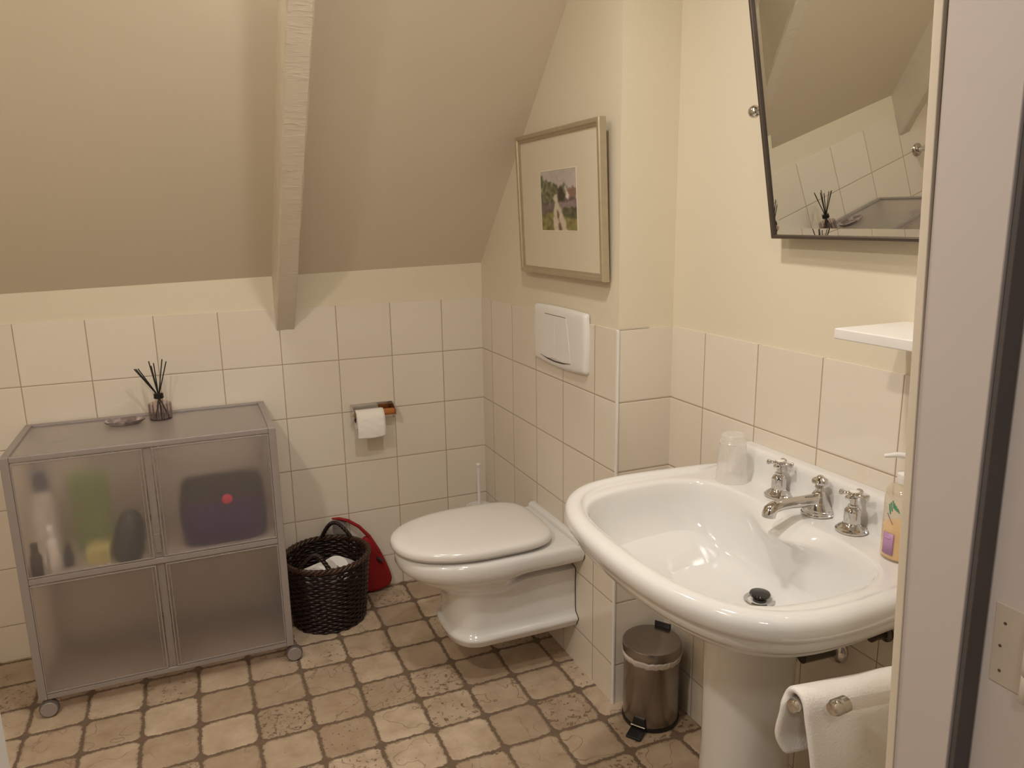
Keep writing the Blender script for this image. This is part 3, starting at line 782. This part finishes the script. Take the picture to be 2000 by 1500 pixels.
# watercolour painted as vertex colours of a flat sheet
NA, NB = 60, 84
ya, yb, za, zb = -.612, -.842, 1.386, 1.558
vs = []; cols = []
def fbm(x, y, s_=1): return noise.fractal(Vector((x*s_, y*s_, 3.1)), 1, 2, 4)
def paint(s, t):
    n1 = fbm(s, t, 5)*.06; n2 = fbm(s+9, t, 14)*1.0
    s2, t2 = s+n1*.8+n2*.02, t+n1*.8+n2*.03
    sky = (206, 196, 194)
    c = tuple(sky[k]-22*t*(1-abs(s-.5)) + n2*10 for k in range(3))
    hill = .93-.45*s2 if s2 < .60 else .66+.06*math.sin((s2-.6)*20)
    hill2 = .80-.9*abs(s2-.68) 
    if t2 < hill2: c = (122+n2*30, 116+n2*26, 98+n2*20)
    if .70 < s2 < .98 and .50 < t2 < .70-.35*max(0, s2-.9): c = (152, 108, 98) if s2 > .79-(t2-.5)*.2 else (122, 116, 98)
    if .70+(.70-t2)*.0 < s2 < .80-(t2-.50)*.35 and .48 < t2 < .73: c = (232, 224, 214)
    if t2 < hill and s2 < .58: 
        k = .5+n2; c = (86+70*k*(1-s), 92+66*k*(1-s), 66+40*k*(1-s))
    if .50 < s2 < .68 and .48 < t2 < .76-abs(s2-.58)*1.2: c = (70+n2*24, 62+n2*20, 54+n2*18)
    if t2 < .47 and s2 < .36: c = (118+n2*30, 98+n2*26, 106+n2*26)
    if .30 < t2 < .49 and s2 > .54: c = (146+n2*24, 124+n2*22, 134+n2*22)
    if .49 <= t2 < .515 and s2 > .58: c = (104, 84, 92)
    if t2 < .30-.02*math.sin(s*9) and s2 < .40 or (t2 < .34 and s2 > .6):
        k = .5+n2; c = (122+50*k, 118+44*k, 56+20*k)
    if t2 > .2 and t2 < .36 and s2 > .6: c = (96+n2*30, 98+n2*30, 66+n2*20)
    # lane: two pale ruts
    cx = .40+.10*max(0, .60-t)*1.0 + .12*(.6-t)*(.6-t)
    w_ = .035+.30*max(0, .60-t)**1.1
    if t < .60 and abs(s2-cx-.03) < w_:
        c = (216+n2*16, 200+n2*14, 176+n2*14)
        if t < .36 and abs(s2-(cx+.035)) < .022+.02*math.sin(t*30): c = (116, 88, 66)
    return tuple(max(0, min(255, v)) for v in c)
for j in range(NB+1):
    for i in range(NA+1):
        s_, t_ = i/NA, j/NB
        vs.append(lean(Vector((-.0122, ya+(yb-ya)*s_, za+(zb-za)*t_)))); cols.append(paint(s_, t_))
for _ in range(2):    # wet-in-wet softening of the washes
    W_ = NA+1; nc = []
    for j in range(NB+1):
        for i in range(W_):
            nb = [(max(0, min(NB, j+a)), max(0, min(NA, i+b_))) for a, b_ in ((0, 0), (0, 0), (1, 0), (-1, 0), (0, 1), (0, -1))]
            nc.append(tuple(sum(cols[jj*W_+ii][k] for jj, ii in nb)/6 for k in range(3)))
    cols = nc
cols = [tuple(.62*c[k]+.38*(sum(c)/3)+(6, 2, -6)[k] for k in range(3)) for c in cols]
b = B(); b.add(vs, [(j*(NA+1)+i, j*(NA+1)+i+1, (j+1)*(NA+1)+i+1, (j+1)*(NA+1)+i) for j in range(NB) for i in range(NA)])
q = NT('watercolour'); at = q.node('ShaderNodeVertexColor'); at.layer_name = 'Col'; q.link(at.outputs[0], q.bsdf.inputs['Base Color']); q.bsdf.inputs['Roughness'].default_value = .9
art = b.build('watercolour', q.m, pf, smooth=False); 
ca = art.data.color_attributes.new('Col', 'FLOAT_COLOR', 'POINT')
for i, c in enumerate(cols): ca.data[i].color = (*lin(c), 1)
# cut window of the mat: pale bevel
b = B(); e = .0025
b.box(-.0128, -.0118, yb-e, ya+e, za-e, za); b.box(-.0128, -.0118, yb-e, ya+e, zb, zb+e); b.box(-.0128, -.0118, ya, ya+e, za, zb); b.box(-.0128, -.0118, yb-e, yb, za, zb)
b.xf(lean).build('mat_window', mat('mat_bevel', (240, 232, 216), .8), pf, smooth=False)
bx(-.0165, -.0155, Yp1+fw_-.001, Yp0-fw_+.001, Zp0+fw_-.001, Zp1-fw_+.001).xf(lean).build('glass_pane', 'glass_thin', pf, smooth=False)

# ---------------------------------------------------------------- pedestal basin
SY, ZR = -1.633, .812
sink = thing('pedestal_basin', 'large white ceramic basin on a tall pedestal in the tiled recess', 'washbasin', (.03, SY, 0))
def halfspline(ctrl, n=400):
    # ctrl: (x, w) from wall towards the front centre; mirrored; returns polar radius lookup
    pts = [(x, w) for x, w in ctrl]; full = [(x, w, 0) for x, w in pts]+[(x, -w, 0) for x, w in reversed(pts[:-1])]
    return chaikin(full, 3, closed=True)
OUT = halfspline([(.174, .31), (.174, .334), (.12, .341), (.04, .349), (-.05, .358), (-.13, .362), (-.205, .356), (-.270, .335), (-.327, .282), (-.365, .195), (-.381, .10), (-.385, 0)])
INN = halfspline([(.051, 0), (.051, .08), (.049, .15), (.040, .215), (.012, .262), (-.04, .286), (-.10, .291), (-.18, .288), (-.250, .271), (-.305, .224), (-.330, .150), (-.338, .08), (-.340, 0)])
def polar(poly, c, n):
    res = []
    m = len(poly)
    for k in range(n):
        a = 2*PI*k/n; d = Vector((math.cos(a), math.sin(a), 0)); best = 0
        for i in range(m):
            p, q_ = poly[i]-c, poly[(i+1) % m]-c
            e = q_-p; den = d.x*e.y-d.y*e.x
            if abs(den) < 1e-12: continue
            t = (p.x*e.y-p.y*e.x)/den; u = (p.x*d.y-p.y*d.x)/den
            if t > best and -1e-6 <= u <= 1+1e-6: best = t
        res.append(best)
    return res
cc_ = Vector((-.09, 0, 0)); NS = 200
RO = polar(OUT, cc_, NS); RI = polar(INN, cc_, NS)
def oring(off, z, back=True):
    ring = []
    for k in range(NS):
        a = 2*PI*k/NS; r = RO[k]; x = cc_.x+r*math.cos(a)
        wgt = 1-min(1, max(0, (x-.09)/.075))     # no roll against the wall
        if not back: wgt = 1
        rr_ = r-off*wgt; x = cc_.x+rr_*math.cos(a); y = rr_*math.sin(a)
        zz = ZR+(z-ZR)*wgt if (back and z > ZR-.03) else z
        ring.append((min(x, .1735), SY+y, zz))
    return ring
def iring(s_, z, cxt=0, bulge=0):
    ring = []
    for k in range(NS):
        a = 2*PI*k/NS; r = RI[k]*s_; x = cc_.x+r*math.cos(a)+cxt; y = r*math.sin(a)
        if bulge and math.cos(a) > 0: 
            g = math.exp(-((y+.01)/.085)**2*1.1)*min(1, math.cos(a)*1.4); x -= bulge*g
        ring.append((x, SY+y, z))
    return ring
b = B()
rings = [iring(.09, .640, .065), iring(.16, .641, .064), iring(.30, .646, .058), iring(.46, .654, .05), iring(.62, .666, .038), iring(.74, .681, .026, .004), iring(.825, .700, .017, .010), iring(.885, .722, .010, .012), iring(.925, .746, .006, .020),
         iring(.950, .766, .003, .036), iring(.962, .778, .001, .048), iring(.968, .7845, .001, .053), iring(.973, .789, 0, .050), iring(.982, .797, 0, .035), iring(.990, .8045, 0, .017), iring(1.0, .8095, 0, .005), iring(1.018, .8118), iring(1.05, .8125)]
# deck between the bowl and the roll
for f in (.25, .5, .75):
    i0 = iring(1.05, .8125); o0 = oring(.046, .8125); rings.append([tuple(a_*(1-f)+b_*f for a_, b_ in zip(i0[k], o0[k])) for k in range(NS)])
for off, z in ((.046, .8125), (.0415, .8135), (.039, .8170), (.035, .8195), (.026, .8215), (.016, .8210), (.008, .8175), (.002, .8110), (0, .8020), (0, .7930), (.003, .7840), (.009, .7775), (.014, .7755), (.0155, .7720), (.017, .765), (.0215, .755), (.029, .747), (.034, .745), (.0355, .7415), (.038, .737), (.044, .732), (.055, .727)):
    rings.append(oring(off, z))
for off, z in ((.075, .714), (.11, .690), (.16, .655), (.20, .632), (.235, .60), (.25, .58)):
    r_ = []
    for k in range(NS):
        a = 2*PI*k/NS; rr_ = max(.02, RO[k]-off) if RO[k] < .34 else max(.02, RO[k]-off*1.0); f = min(1, (off-.055)/.195)
        x = (cc_.x+rr_*math.cos(a))*(1-f)+(-.02+.092*math.cos(a))*f; y = rr_*math.sin(a)*(1-f)+(.008+.088*math.sin(a))*f
        r_.append((min(x, .173), SY+y, z))
    rings.append(r_)
b.loft(rings, cap0=True, cap1=True)
b.build('basin', 'porcelain', sink, angle=60)
# upstand along the wall
b = B(); prof = [(.1235, .8120), (.1290, .8165), (.1340, .826), (.1370, .840), (.1390, .858), (.1400, .872), (.1425, .880), (.1475, .8845), (.1550, .886), (.1735, .886), (.1735, .805)]
rings = []; YA, YB = SY+.275, SY-.275; n = 60
for i in range(n+1):
    t = i/n; y = YA+.045+(YB-.045-YA-.045)*t
    e = min((YA+.045-y), (y-YB+.045))/.050; e = max(0, min(1, e)); e = e*e*(3-2*e); hgt = .05+.95*e
    rings.append([(x, y, .805+(z-.805)*hgt) for x, z in prof])
b.loft(rings); b.build('upstand', 'porcelain', sink, angle=60)
# pedestal
b = B(); rings = []
for z, w_, a_ in ((0, .108, .118), (.015, .110, .120), (.05, .106, .114), (.09, .096, .104), (.16, .090, .098), (.30, .0875, .095), (.45, .0885, .096), (.56, .091, .098), (.61, .096, .102)):
    r_ = []
    for k in range(48):
        a = 2*PI*k/48; x = math.cos(a); y = math.sin(a)
        r_.append((-.02+x*a_*(.9 if x > 0 else 1), SY+.008+w_*math.copysign(abs(y)**.8, y), z))
    rings.append(r_)
b.loft(rings); b.build('pedestal', 'porcelain', sink, angle=60)
# waste
dc = (-.018, SY-.006, 0)
B().lathe([(.018, .630), (.031, .6405), (.0325, .6425), (.031, .6440), (.024, .6425), (.021, .636)], dc, 36, cap1=False).build('waste_ring', 'chrome', sink)
B().lathe([(.014, .640), (.014, .650), (.0205, .652), (.0215, .655), (.020, .6575), (.012, .6590), (.002, .6595)], dc, 36).build('plug', mat('dark_chrome', (84, 82, 80), .12, 1), sink)

# taps: two cross-head pillar taps and the central spout
def cross_tap(x, y, a0, label, kz=.92, kr=1.06):
    t = thing('cross_head_tap', label, 'tap', (x, y, ZR), 'chrome cross-head taps on the basin')
    z = ZR+.0006; f_ = lambda v: Vector((x+(v.x-x)*kr, y+(v.y-y)*kr, z+(v.z-z)*kz))
    B().lathe([(.027, 0), (.0285, .002), (.0285, .005), (.025, .0075), (.0245, .010), (.021, .013), (.0165, .0165), (.0150, .020)], (x, y, z), 40).xf(f_).build('base_flange', 'chrome', t)
    b = B(); rings = []
    for r, h, k8 in ((.0145, .018, 1), (.0150, .022, 1), (.0150, .044, 1), (.0145, .047, .5), (.0130, .050, 0), (.0105, .053, 0), (.0085, .0545, 0), (.0095, .0565, 0), (.0095, .0590, 0), (.0060, .0600, 0)):
        rings.append([(x+r*(1-.045*k8*math.cos(8*2*PI*i/48))*math.cos(2*PI*i/48), y+r*(1-.045*k8*math.cos(8*2*PI*i/48))*math.sin(2*PI*i/48), z+h) for i in range(48)])
    b.loft(rings); b.xf(f_); b.build('valve_body', 'chrome', t)
    B().lathe([(.0058, .058), (.0058, .074), (.0085, .0775), (.0100, .0800), (.0105, .0860), (.0098, .0880)], (x, y, z), 28).xf(f_).build('stem', 'chrome', t)
    b = B()
    for k in range(4):
        a = a0+k*PI/2; c, s_ = math.cos(a), math.sin(a)
        b.tube([(x+c*r, y+s_*r, z+.0815) for r in (.006, .010, .014, .0175, .0195, .0215, .0235, .0250)], [.0046, .0040, .0038, .0042, .0058, .0066, .0056, .0018], 14)
    b.xf(lambda v: f_(Vector((x+(v.x-x)*1.1, y+(v.y-y)*1.1, v.z)))); b.build('cross_handle', 'chrome', t)
    B().lathe([(.0088, .0880), (.0086, .0896), (.0070, .0902)], (x, y, z), 24).xf(f_).build('cap', mat('ceramic_cap', (244, 238, 230), .2), t)
cross_tap(.112, -1.535, .55, 'chrome cross-head tap nearest the corner, left of the basin spout')
cross_tap(.106, -1.744, .35, 'chrome cross-head tap right of the basin spout, beside the soap bottle')
sp_ = thing('basin_spout', 'chrome spout with a round lift knob between the two cross-head taps', 'tap', (.112, -1.642, ZR))
sx_, sy_ = .112, -1.649; z = ZR+.0006
B().lathe([(.031, 0), (.0325, .002), (.0325, .0045), (.030, .006), (.0305, .0075), (.0295, .011), (.026, .013)], (sx_, sy_, z), 44).build('base_flange', 'chrome', sp_)
b = B()
rings = []
for h, rx, ry, ox in ((.011, .0290, .027, 0), (.016, .0285, .0260, -.0005), (.024, .0255, .0225, -.001), (.032, .0210, .0180, -.0005), (.040, .0165, .0145, .001), (.047, .0125, .0120, .002), (.050, .0095, .0090, .002)):
    rings.append([(sx_+ox+rx*math.cos(2*PI*i/36), sy_+ry*math.sin(2*PI*i/36), z+h) for i in range(36)])
b.loft(rings)
b.tube([(sx_+.002, sy_, z+.030), (sx_-.02, sy_, z+.031), (sx_-.045, sy_, z+.0335), (sx_-.075, sy_, z+.0355), (sx_-.097, sy_, z+.0355), (sx_-.116, sy_, z+.0345), (sx_-.1255, sy_, z+.0285), (sx_-.1285, sy_, z+.021), (sx_-.129, sy_, z+.0155)],
       [.0155, .0140, .0120, .0112, .0114, .0126, .0138, .0140, .0134], 28)
b.build('spout', 'chrome', sp_, angle=50)
B().lathe([(.0080, .048), (.0080, .057), (.0100, .0590), (.0085, .0610), (.0095, .0630), (.0155, .0665), (.0170, .0705), (.0150, .0755), (.0095, .0785), (.0070, .0800), (.0055, .0825), (.0015, .0838)], (sx_+.002, sy_, z), 32).build('lift_knob', 'chrome', sp_)

# plastic cup, upside down
cpx, cpy = .085, -1.409
cup = thing('plastic_cup', 'ribbed translucent plastic cup upside down on the left of the basin', 'cup', (cpx, cpy, ZR+.001))
b = B(); rings = []
for r, h, rb in ((.0395, .000, 0), (.0405, .0015, 0), (.0395, .004, 0), (.0392, .022, 0), (.0380, .026, 1), (.0330, .088, 1), (.0325, .092, 0), (.0333, .0935, 0), (.0318, .096, 0), (.0328, .0975, 0), (.0312, .100, 0), (.0322, .1015, 0), (.0305, .105, 0), (.0298, .110, 0), (.0285, .1125, 0), (.0265, .1130, 0), (.0255, .1115, 0), (.001, .1113, 0)):
    r *= .92
    rings.append([(cpx+(r-(.0009*rb*(1 if i % 4 < 2 else 0)))*math.cos(2*PI*i/160), cpy+(r-(.0009*rb*(1 if i % 4 < 2 else 0)))*math.sin(2*PI*i/160), ZR+.0012+h) for i in range(160)])
b.loft(rings, False, True); b.build('cup_wall', 'cup', cup, angle=50)

# soap dispenser
dpx, dpy, zb_ = .092, -1.868, ZR+.0012
sd = thing('soap_dispenser', 'pump bottle of orange soap with purple label, right end of the basin', 'soap dispenser', (dpx, dpy, zb_))
b = B(); b.lathe([(.030, 0), (.0335, .003), (.034, .010), (.034, .115), (.0325, .126), (.027, .133), (.016, .137), (.015, .146)], (dpx, dpy, zb_), 40, cap1=False); b.build('bottle_body', 'bottle', sd)
q = NT('orange_soap'); q.bsdf.inputs['Base Color'].default_value = (*lin((236, 176, 92)), 1); q.bsdf.inputs['Roughness'].default_value = .2
nz = q.noise(20); q.link(q.mix(nz.outputs[0], lin((242, 198, 134)), lin((250, 212, 152))), q.bsdf.inputs['Base Color'])
B().lathe([(.029, .002), (.0325, .005), (.0328, .060), (.030, .0605)], (dpx, dpy, zb_), 40).build('soap', q.m, sd)
B().lathe([(.0165, .140), (.0175, .142), (.0175, .158), (.015, .160), (.006, .161), (.0055, .180), (.0075, .182), (.0095, .184), (.0095, .194), (.006, .197)], (dpx, dpy, zb_), 28).build('pump', 'white_plastic', sd)
B().tube([(dpx, dpy, zb_+.190), (dpx-.016, dpy+.014, zb_+.191), (dpx-.030, dpy+.028, zb_+.187)], [.006, .0050, .0035], 12).build('nozzle', 'white_plastic', sd)
def patch(name, m, a0, a1, z0, z1, r=.0346, poly=None):
    b = B(); n = 10; b.loft([[(dpx+r*math.cos(a0+(a1-a0)*i/n), dpy+r*math.sin(a0+(a1-a0)*i/n), zb_+z) for i in range(n+1)] for z in (z0, z1)], False, False, closed=False)
    return b.build(name, m, sd, solid=.0005)
pa = math.radians(205)
patch('label', mat('purple_label', (182, 138, 180), .4), pa-.80, pa-.15, .012, .052)
patch('label_line', mat('label_print', (206, 166, 200), .5), pa-.66, pa-.30, .042, .0435, .0350)
b = B()
for k in range(6):
    a = pa-.55+.09*k; zz = zb_+.108-.004*abs(k-2); 
    b.tube([(dpx+.0348*math.cos(a), dpy+.0348*math.sin(a), zz+.006), (dpx+.0348*math.cos(a+.10), dpy+.0348*math.sin(a+.10), zz-.012+.002*k)], .0012, 6)
b.build('leaf_print', mat('leaf_green', (104, 162, 128), .5), sd)
b = B(); b.tube([(dpx+.0348*math.cos(pa-.62+.12*t), dpy+.0348*math.sin(pa-.62+.12*t), zb_+.088-.006*t) for t in (0, 1, 2, 3)], .0007, 6); b.build('stem_print', mat('mauve_print', (150, 110, 130), .5), sd)

# ---------------------------------------------------------------- pivoting mirror
Mb = Vector((.140, -1.440, 1.3715)); th = math.radians(11.0); yw = math.radians(1.0)
n_ = Vector((-math.cos(th)*math.cos(yw), math.cos(th)*math.sin(yw), -math.sin(th)))      # faces the room
rt = Vector((-math.sin(yw), -math.cos(yw), 0)); rt = (rt-n_*rt.dot(n_)).normalized(); upm = n_.cross(rt); upm = upm if upm.z > 0 else -upm
MW, MH = .46, .535
def mp_(u, v, k): return tuple(Mb+rt*u+upm*v+n_*k)
mr_ = thing('tilting_mirror', 'rectangular wall mirror with thin dark metal edge, leaning forward above the basin', 'mirror', (DX, Mb.y-.2, 1.62))
def mring(e, k): return [mp_(e, e, k), mp_(MW-e, e, k), mp_(MW-e, MH-e, k), mp_(e, MH-e, k)]
b = B(); b.loft([mring(0, -.014), mring(0, .004), mring(.0012, .005), mring(.0062, .005), mring(.0074, .004), mring(.0074, -.006)], False, False)
b.loft([mring(0, -.014), mring(.22, -.014)], False, True)
b.build('frame', 'dark_steel', mr_, smooth=False)
b = B(); b.loft([mring(.0074, -.0012), mring(.0215, -.0020), mring(.2, -.0020)], False, True)
b.build('mirror_glass', 'mirror', mr_, smooth=False)
# pivot brackets
for u in (-.012, MW+.012):
    c = Vector(mp_(u, .268, -.004)); s_ = -1 if u < 0 else 1
    b = B(); b.tube([c-rt*s_*.014, c+rt*s_*.004], .0065, 16); b.tube([c, c+rt*s_*.004, c+rt*s_*.010, c+rt*s_*.017, c+rt*s_*.022, c+rt*s_*.025], [.007, .011, .0135, .0125, .0080, .002], 24)
    kb = b.build('pivot_knob', 'chrome', mr_)
    wx = Vector((DX+.004, c.y, c.z)); b = B(); b.tube([c, wx], .006, 14); b.lathe([(.018, -.006), (.018, 0)], (DX+.0035, c.y, c.z), 28, 'X')
    b.build('wall_bracket', 'chrome', mr_)

# shelf below the mirror
sh = bx(0.0, DX+.0035, -2.185, -1.764, 1.205, 1.224).build('wall_shelf', 'white_plastic', bevel=.0025, base=(DX, -1.96, 1.205)); tag(sh, 'white wall shelf below the mirror, half hidden by the door frame', 'shelf')

# ---------------------------------------------------------------- pipework under the basin
tp = thing('waste_pipe', 'chrome waste pipe running from behind the pedestal to the wall under the basin', 'pipe', (DX, -1.67, .49))
B().tube([(.082, -1.664, .499), (.12, -1.667, .499), (.155, -1.670, .499), (.1735, -1.672, .499)], .0155, 20).build('pipe', mat('dull_chrome', (110, 106, 100), .25, .9), tp)
B().lathe([(.032, .1735), (.032, .170), (.028, .164), (.020, .160), (.0165, .158)], (0, -1.672, .499), 36, 'X').build('wall_flange', 'chrome', tp)
vl = thing('stop_valve', 'small chrome stop valve on the wall under the right end of the basin', 'valve', (DX, -1.80, .60))
B().lathe([(.018, .1735), (.018, .169), (.010, .166), (.009, .140), (.010, .138), (.010, .130), (.008, .128)], (0, -1.79, .600), 28, 'X').build('valve_body', mat('dull_chrome_valve', (90, 84, 78), .3, .9), vl)
B().tube([(.145, -1.79, .606), (.145, -1.785, .63), (.135, -1.77, .66)], .005, 12).build('hose', 'steel', vl)

# ---------------------------------------------------------------- pedal bin
px0, py0, pr0 = .071, -1.122, .0805
pb = thing('pedal_bin', 'small round steel pedal bin on the floor in the recess beside the basin pedestal', 'bin', (px0, py0, 0))
B().lathe([(pr0-.001, 0), (pr0+.001, .003), (pr0+.001, .012), (pr0-.002, .013)], (px0, py0, 0), 64).build('base_ring', 'black', pb)
B().lathe([(pr0-.003, .012), (pr0-.0015, .013), (pr0-.0015, .206), (pr0-.003, .208), (pr0-.006, .208), (pr0-.006, .015)], (px0, py0, 0), 72, cap0=False, cap1=False).build('body', 'steel', pb)
B().lathe([(pr0+.001, .218), (pr0+.003, .219), (pr0+.003, .241), (pr0+.001, .2445), (pr0-.004, .2460), (pr0-.03, .2490), (pr0-.06, .2503), (.001, .2507)], (px0, py0, 0), 72).build('lid', 'steel', pb)
b = B(); rings = []
for h, e in ((.2185, .002), (.214, .0045), (.208, .004), (.201, .0025), (.198, .0012)):
    rings.append([(px0+(pr0-.001+e+.0028*noise.noise(Vector((math.cos(2*PI*i/110)*11, math.sin(2*PI*i/110)*11, h*90))))*math.cos(2*PI*i/110), py0+(pr0-.001+e+.0028*noise.noise(Vector((math.cos(2*PI*i/110)*11, math.sin(2*PI*i/110)*11, h*90))))*math.sin(2*PI*i/110), h+.0045*noise.noise(Vector((math.cos(2*PI*i/110)*7, math.sin(2*PI*i/110)*7, 4)))) for i in range(110)])
b.loft(rings, False, False); b.build('liner', mat('bin_liner', (214, 204, 196), .45, bump=.6, bdist=.003, bscale=120), pb, solid=.0006)
# pedal towards the room, slightly left
pd = Vector((-.825, -.565, 0)).normalized(); pq = Vector((-pd.y, pd.x, 0)); pc = Vector((px0, py0, 0))
def pp_(a, s_, z): return tuple(pc+pd*a+pq*s_+Vector((0, 0, z)))
b = B(); b.hexa([pp_(pr0-.004, -.021, .014), pp_(pr0+.008, -.021, .014), pp_(pr0+.008, .021, .014), pp_(pr0-.004, .021, .014), pp_(pr0-.004, -.017, .046), pp_(pr0+.002, -.017, .042), pp_(pr0+.002, .017, .042), pp_(pr0-.004, .017, .046)])
b.build('pedal_housing', 'black', pb, bevel=.002)
b = B(); b.hexa([pp_(pr0, -.021, .006), pp_(pr0+.044, -.022, .001), pp_(pr0+.044, .022, .001), pp_(pr0, .021, .006), pp_(pr0, -.021, .015), pp_(pr0+.044, -.022, .007), pp_(pr0+.044, .022, .007), pp_(pr0, .021, .015)])
pe = b.build('pedal', 'black', pb, bevel=.0015)
b = B(); b.tube([pp_(pr0+.010, -.021, .0215), pp_(pr0+.010, .021, .0215)], .0022, 10); b.build('pedal_edge', 'chrome', pe)
hd = Vector((.45, .89, 0)).normalized(); hq = Vector((-hd.y, hd.x, 0))
hd = -pd; hq = pq
b = B(); b.hexa([tuple(pc+hd*a+hq*s_+Vector((0, 0, z))) for a, s_, z in ((pr0-.004, -.024, .199), (pr0+.007, -.024, .199), (pr0+.007, .024, .215), (pr0-.004, .024, .215), (pr0-.004, -.024, .262), (pr0+.007, -.024, .256), (pr0+.007, .024, .256), (pr0-.004, .024, .262))])
b.build('lid_hinge', 'black', pb, bevel=.002)

# ---------------------------------------------------------------- towel rail and towel
tr = thing('towel_rail', 'double-arm towel rail with chrome end caps below the right end of the basin', 'towel rail', (DX, -2.04, .72))
def bar(x, y, z, mname):
    g = B(); g.tube([(x+.012, y-.002, z), (DX-.02, y-(DX-.02-x)*.15, z)], .0085, 20); o = g.build('bar', mname, tr)
    g = B(); g.tube([(x-.012, y-.0012, z), (x-.0105, y-.0012, z), (x-.006, y-.0006, z), (x+.004, y, z), (x+.006, y, z), (x+.0075, y, z), (x+.018, y+.0008, z), (x+.019, y+.0008, z)], [.005, .0095, .0118, .0124, .0115, .0118, .0118, .0105], 28)
    g.build('end_cap', 'chrome', o)
bar(-.247, -2.058, .729, 'acrylic'); bar(-.264, -2.000, .701, 'acrylic')
bx(DX-.028, DX-.0003, -2.135, -2.045, .690, .745).build('wall_mount', 'chrome', tr, bevel=.004)
# towel: folded sheet over the rear bar
def towel_sheet():
    b = B(); nx, prof = 40, []
    # profile from the rear hem over the bar down the front (y, z)
    for i in range(14): t = i/13; prof.append((-1.978+.004*math.sin(t*5), .598+(.695-.598)*t))
    for i in range(1, 10): a = PI*i/10; prof.append((-1.999+.020*math.cos(a), .699+.019*math.sin(a)*1.25))
    for i in range(30): t = i/29; prof.append((-2.0205-.012*math.sin(min(1, t*3)*PI/2), .699-t*.34))
    rings = []
    for j, (y, z) in enumerate(prof):
        r_ = []
        for i in range(nx+1):
            u = i/nx
            xl = -.275 if j < 14 else (-.268 if j < 23 else -.268+.030*((j-23)/29)**1.2)
            if j < 6: xl += .016*(1-j/6)**2
            x = xl+u*(.115-xl)
            nzv = noise.noise(Vector((x*9, z*7, 1.3 if j < 18 else 6.2)))
            r_.append((x, y-(x+.264)*.15+nzv*.007*(0 if 12 < j < 24 else 1), z+.0015*noise.noise(Vector((x*22, j*.3, 2)))+(.004*(noise.noise(Vector((x*7, 0, 9)))) if 12 < j < 24 else 0)))
        rings.append(r_)
    b.loft(rings, False, False, closed=False); return b
tw = towel_sheet().build('hand_towel', 'towel', base=(-.08, -2.0, .6), solid=.011, subsurf=1, angle=180)
tag(tw, 'white terry hand towel folded over the rear arm of the towel rail', 'towel')

# ---------------------------------------------------------------- chrome fittings on the back wall (seen in the mirror)
def fitting(x, z, ln, label):
    t = thing('shower_fitting', label, 'shower fitting', (x, 0, z), None)
    B().lathe([(.030, -.0003), (.030, -.004), (.024, -.009), (.014, -.012)], (x, 0, z), 32, 'Y').build('wall_flange', 'chrome', t)
    B().lathe([(.011, -.010), (.011, -.05), (.014, -.052), (.014, -ln+.01), (.010, -ln)], (x, 0, z), 24, 'Y').build('arm', 'chrome', t)
    return t
t1 = fitting(-1.85, .925, .12, 'round chrome wall fitting on the tiled back wall, seen only in the mirror')
print('script ok', len(bpy.data.objects))
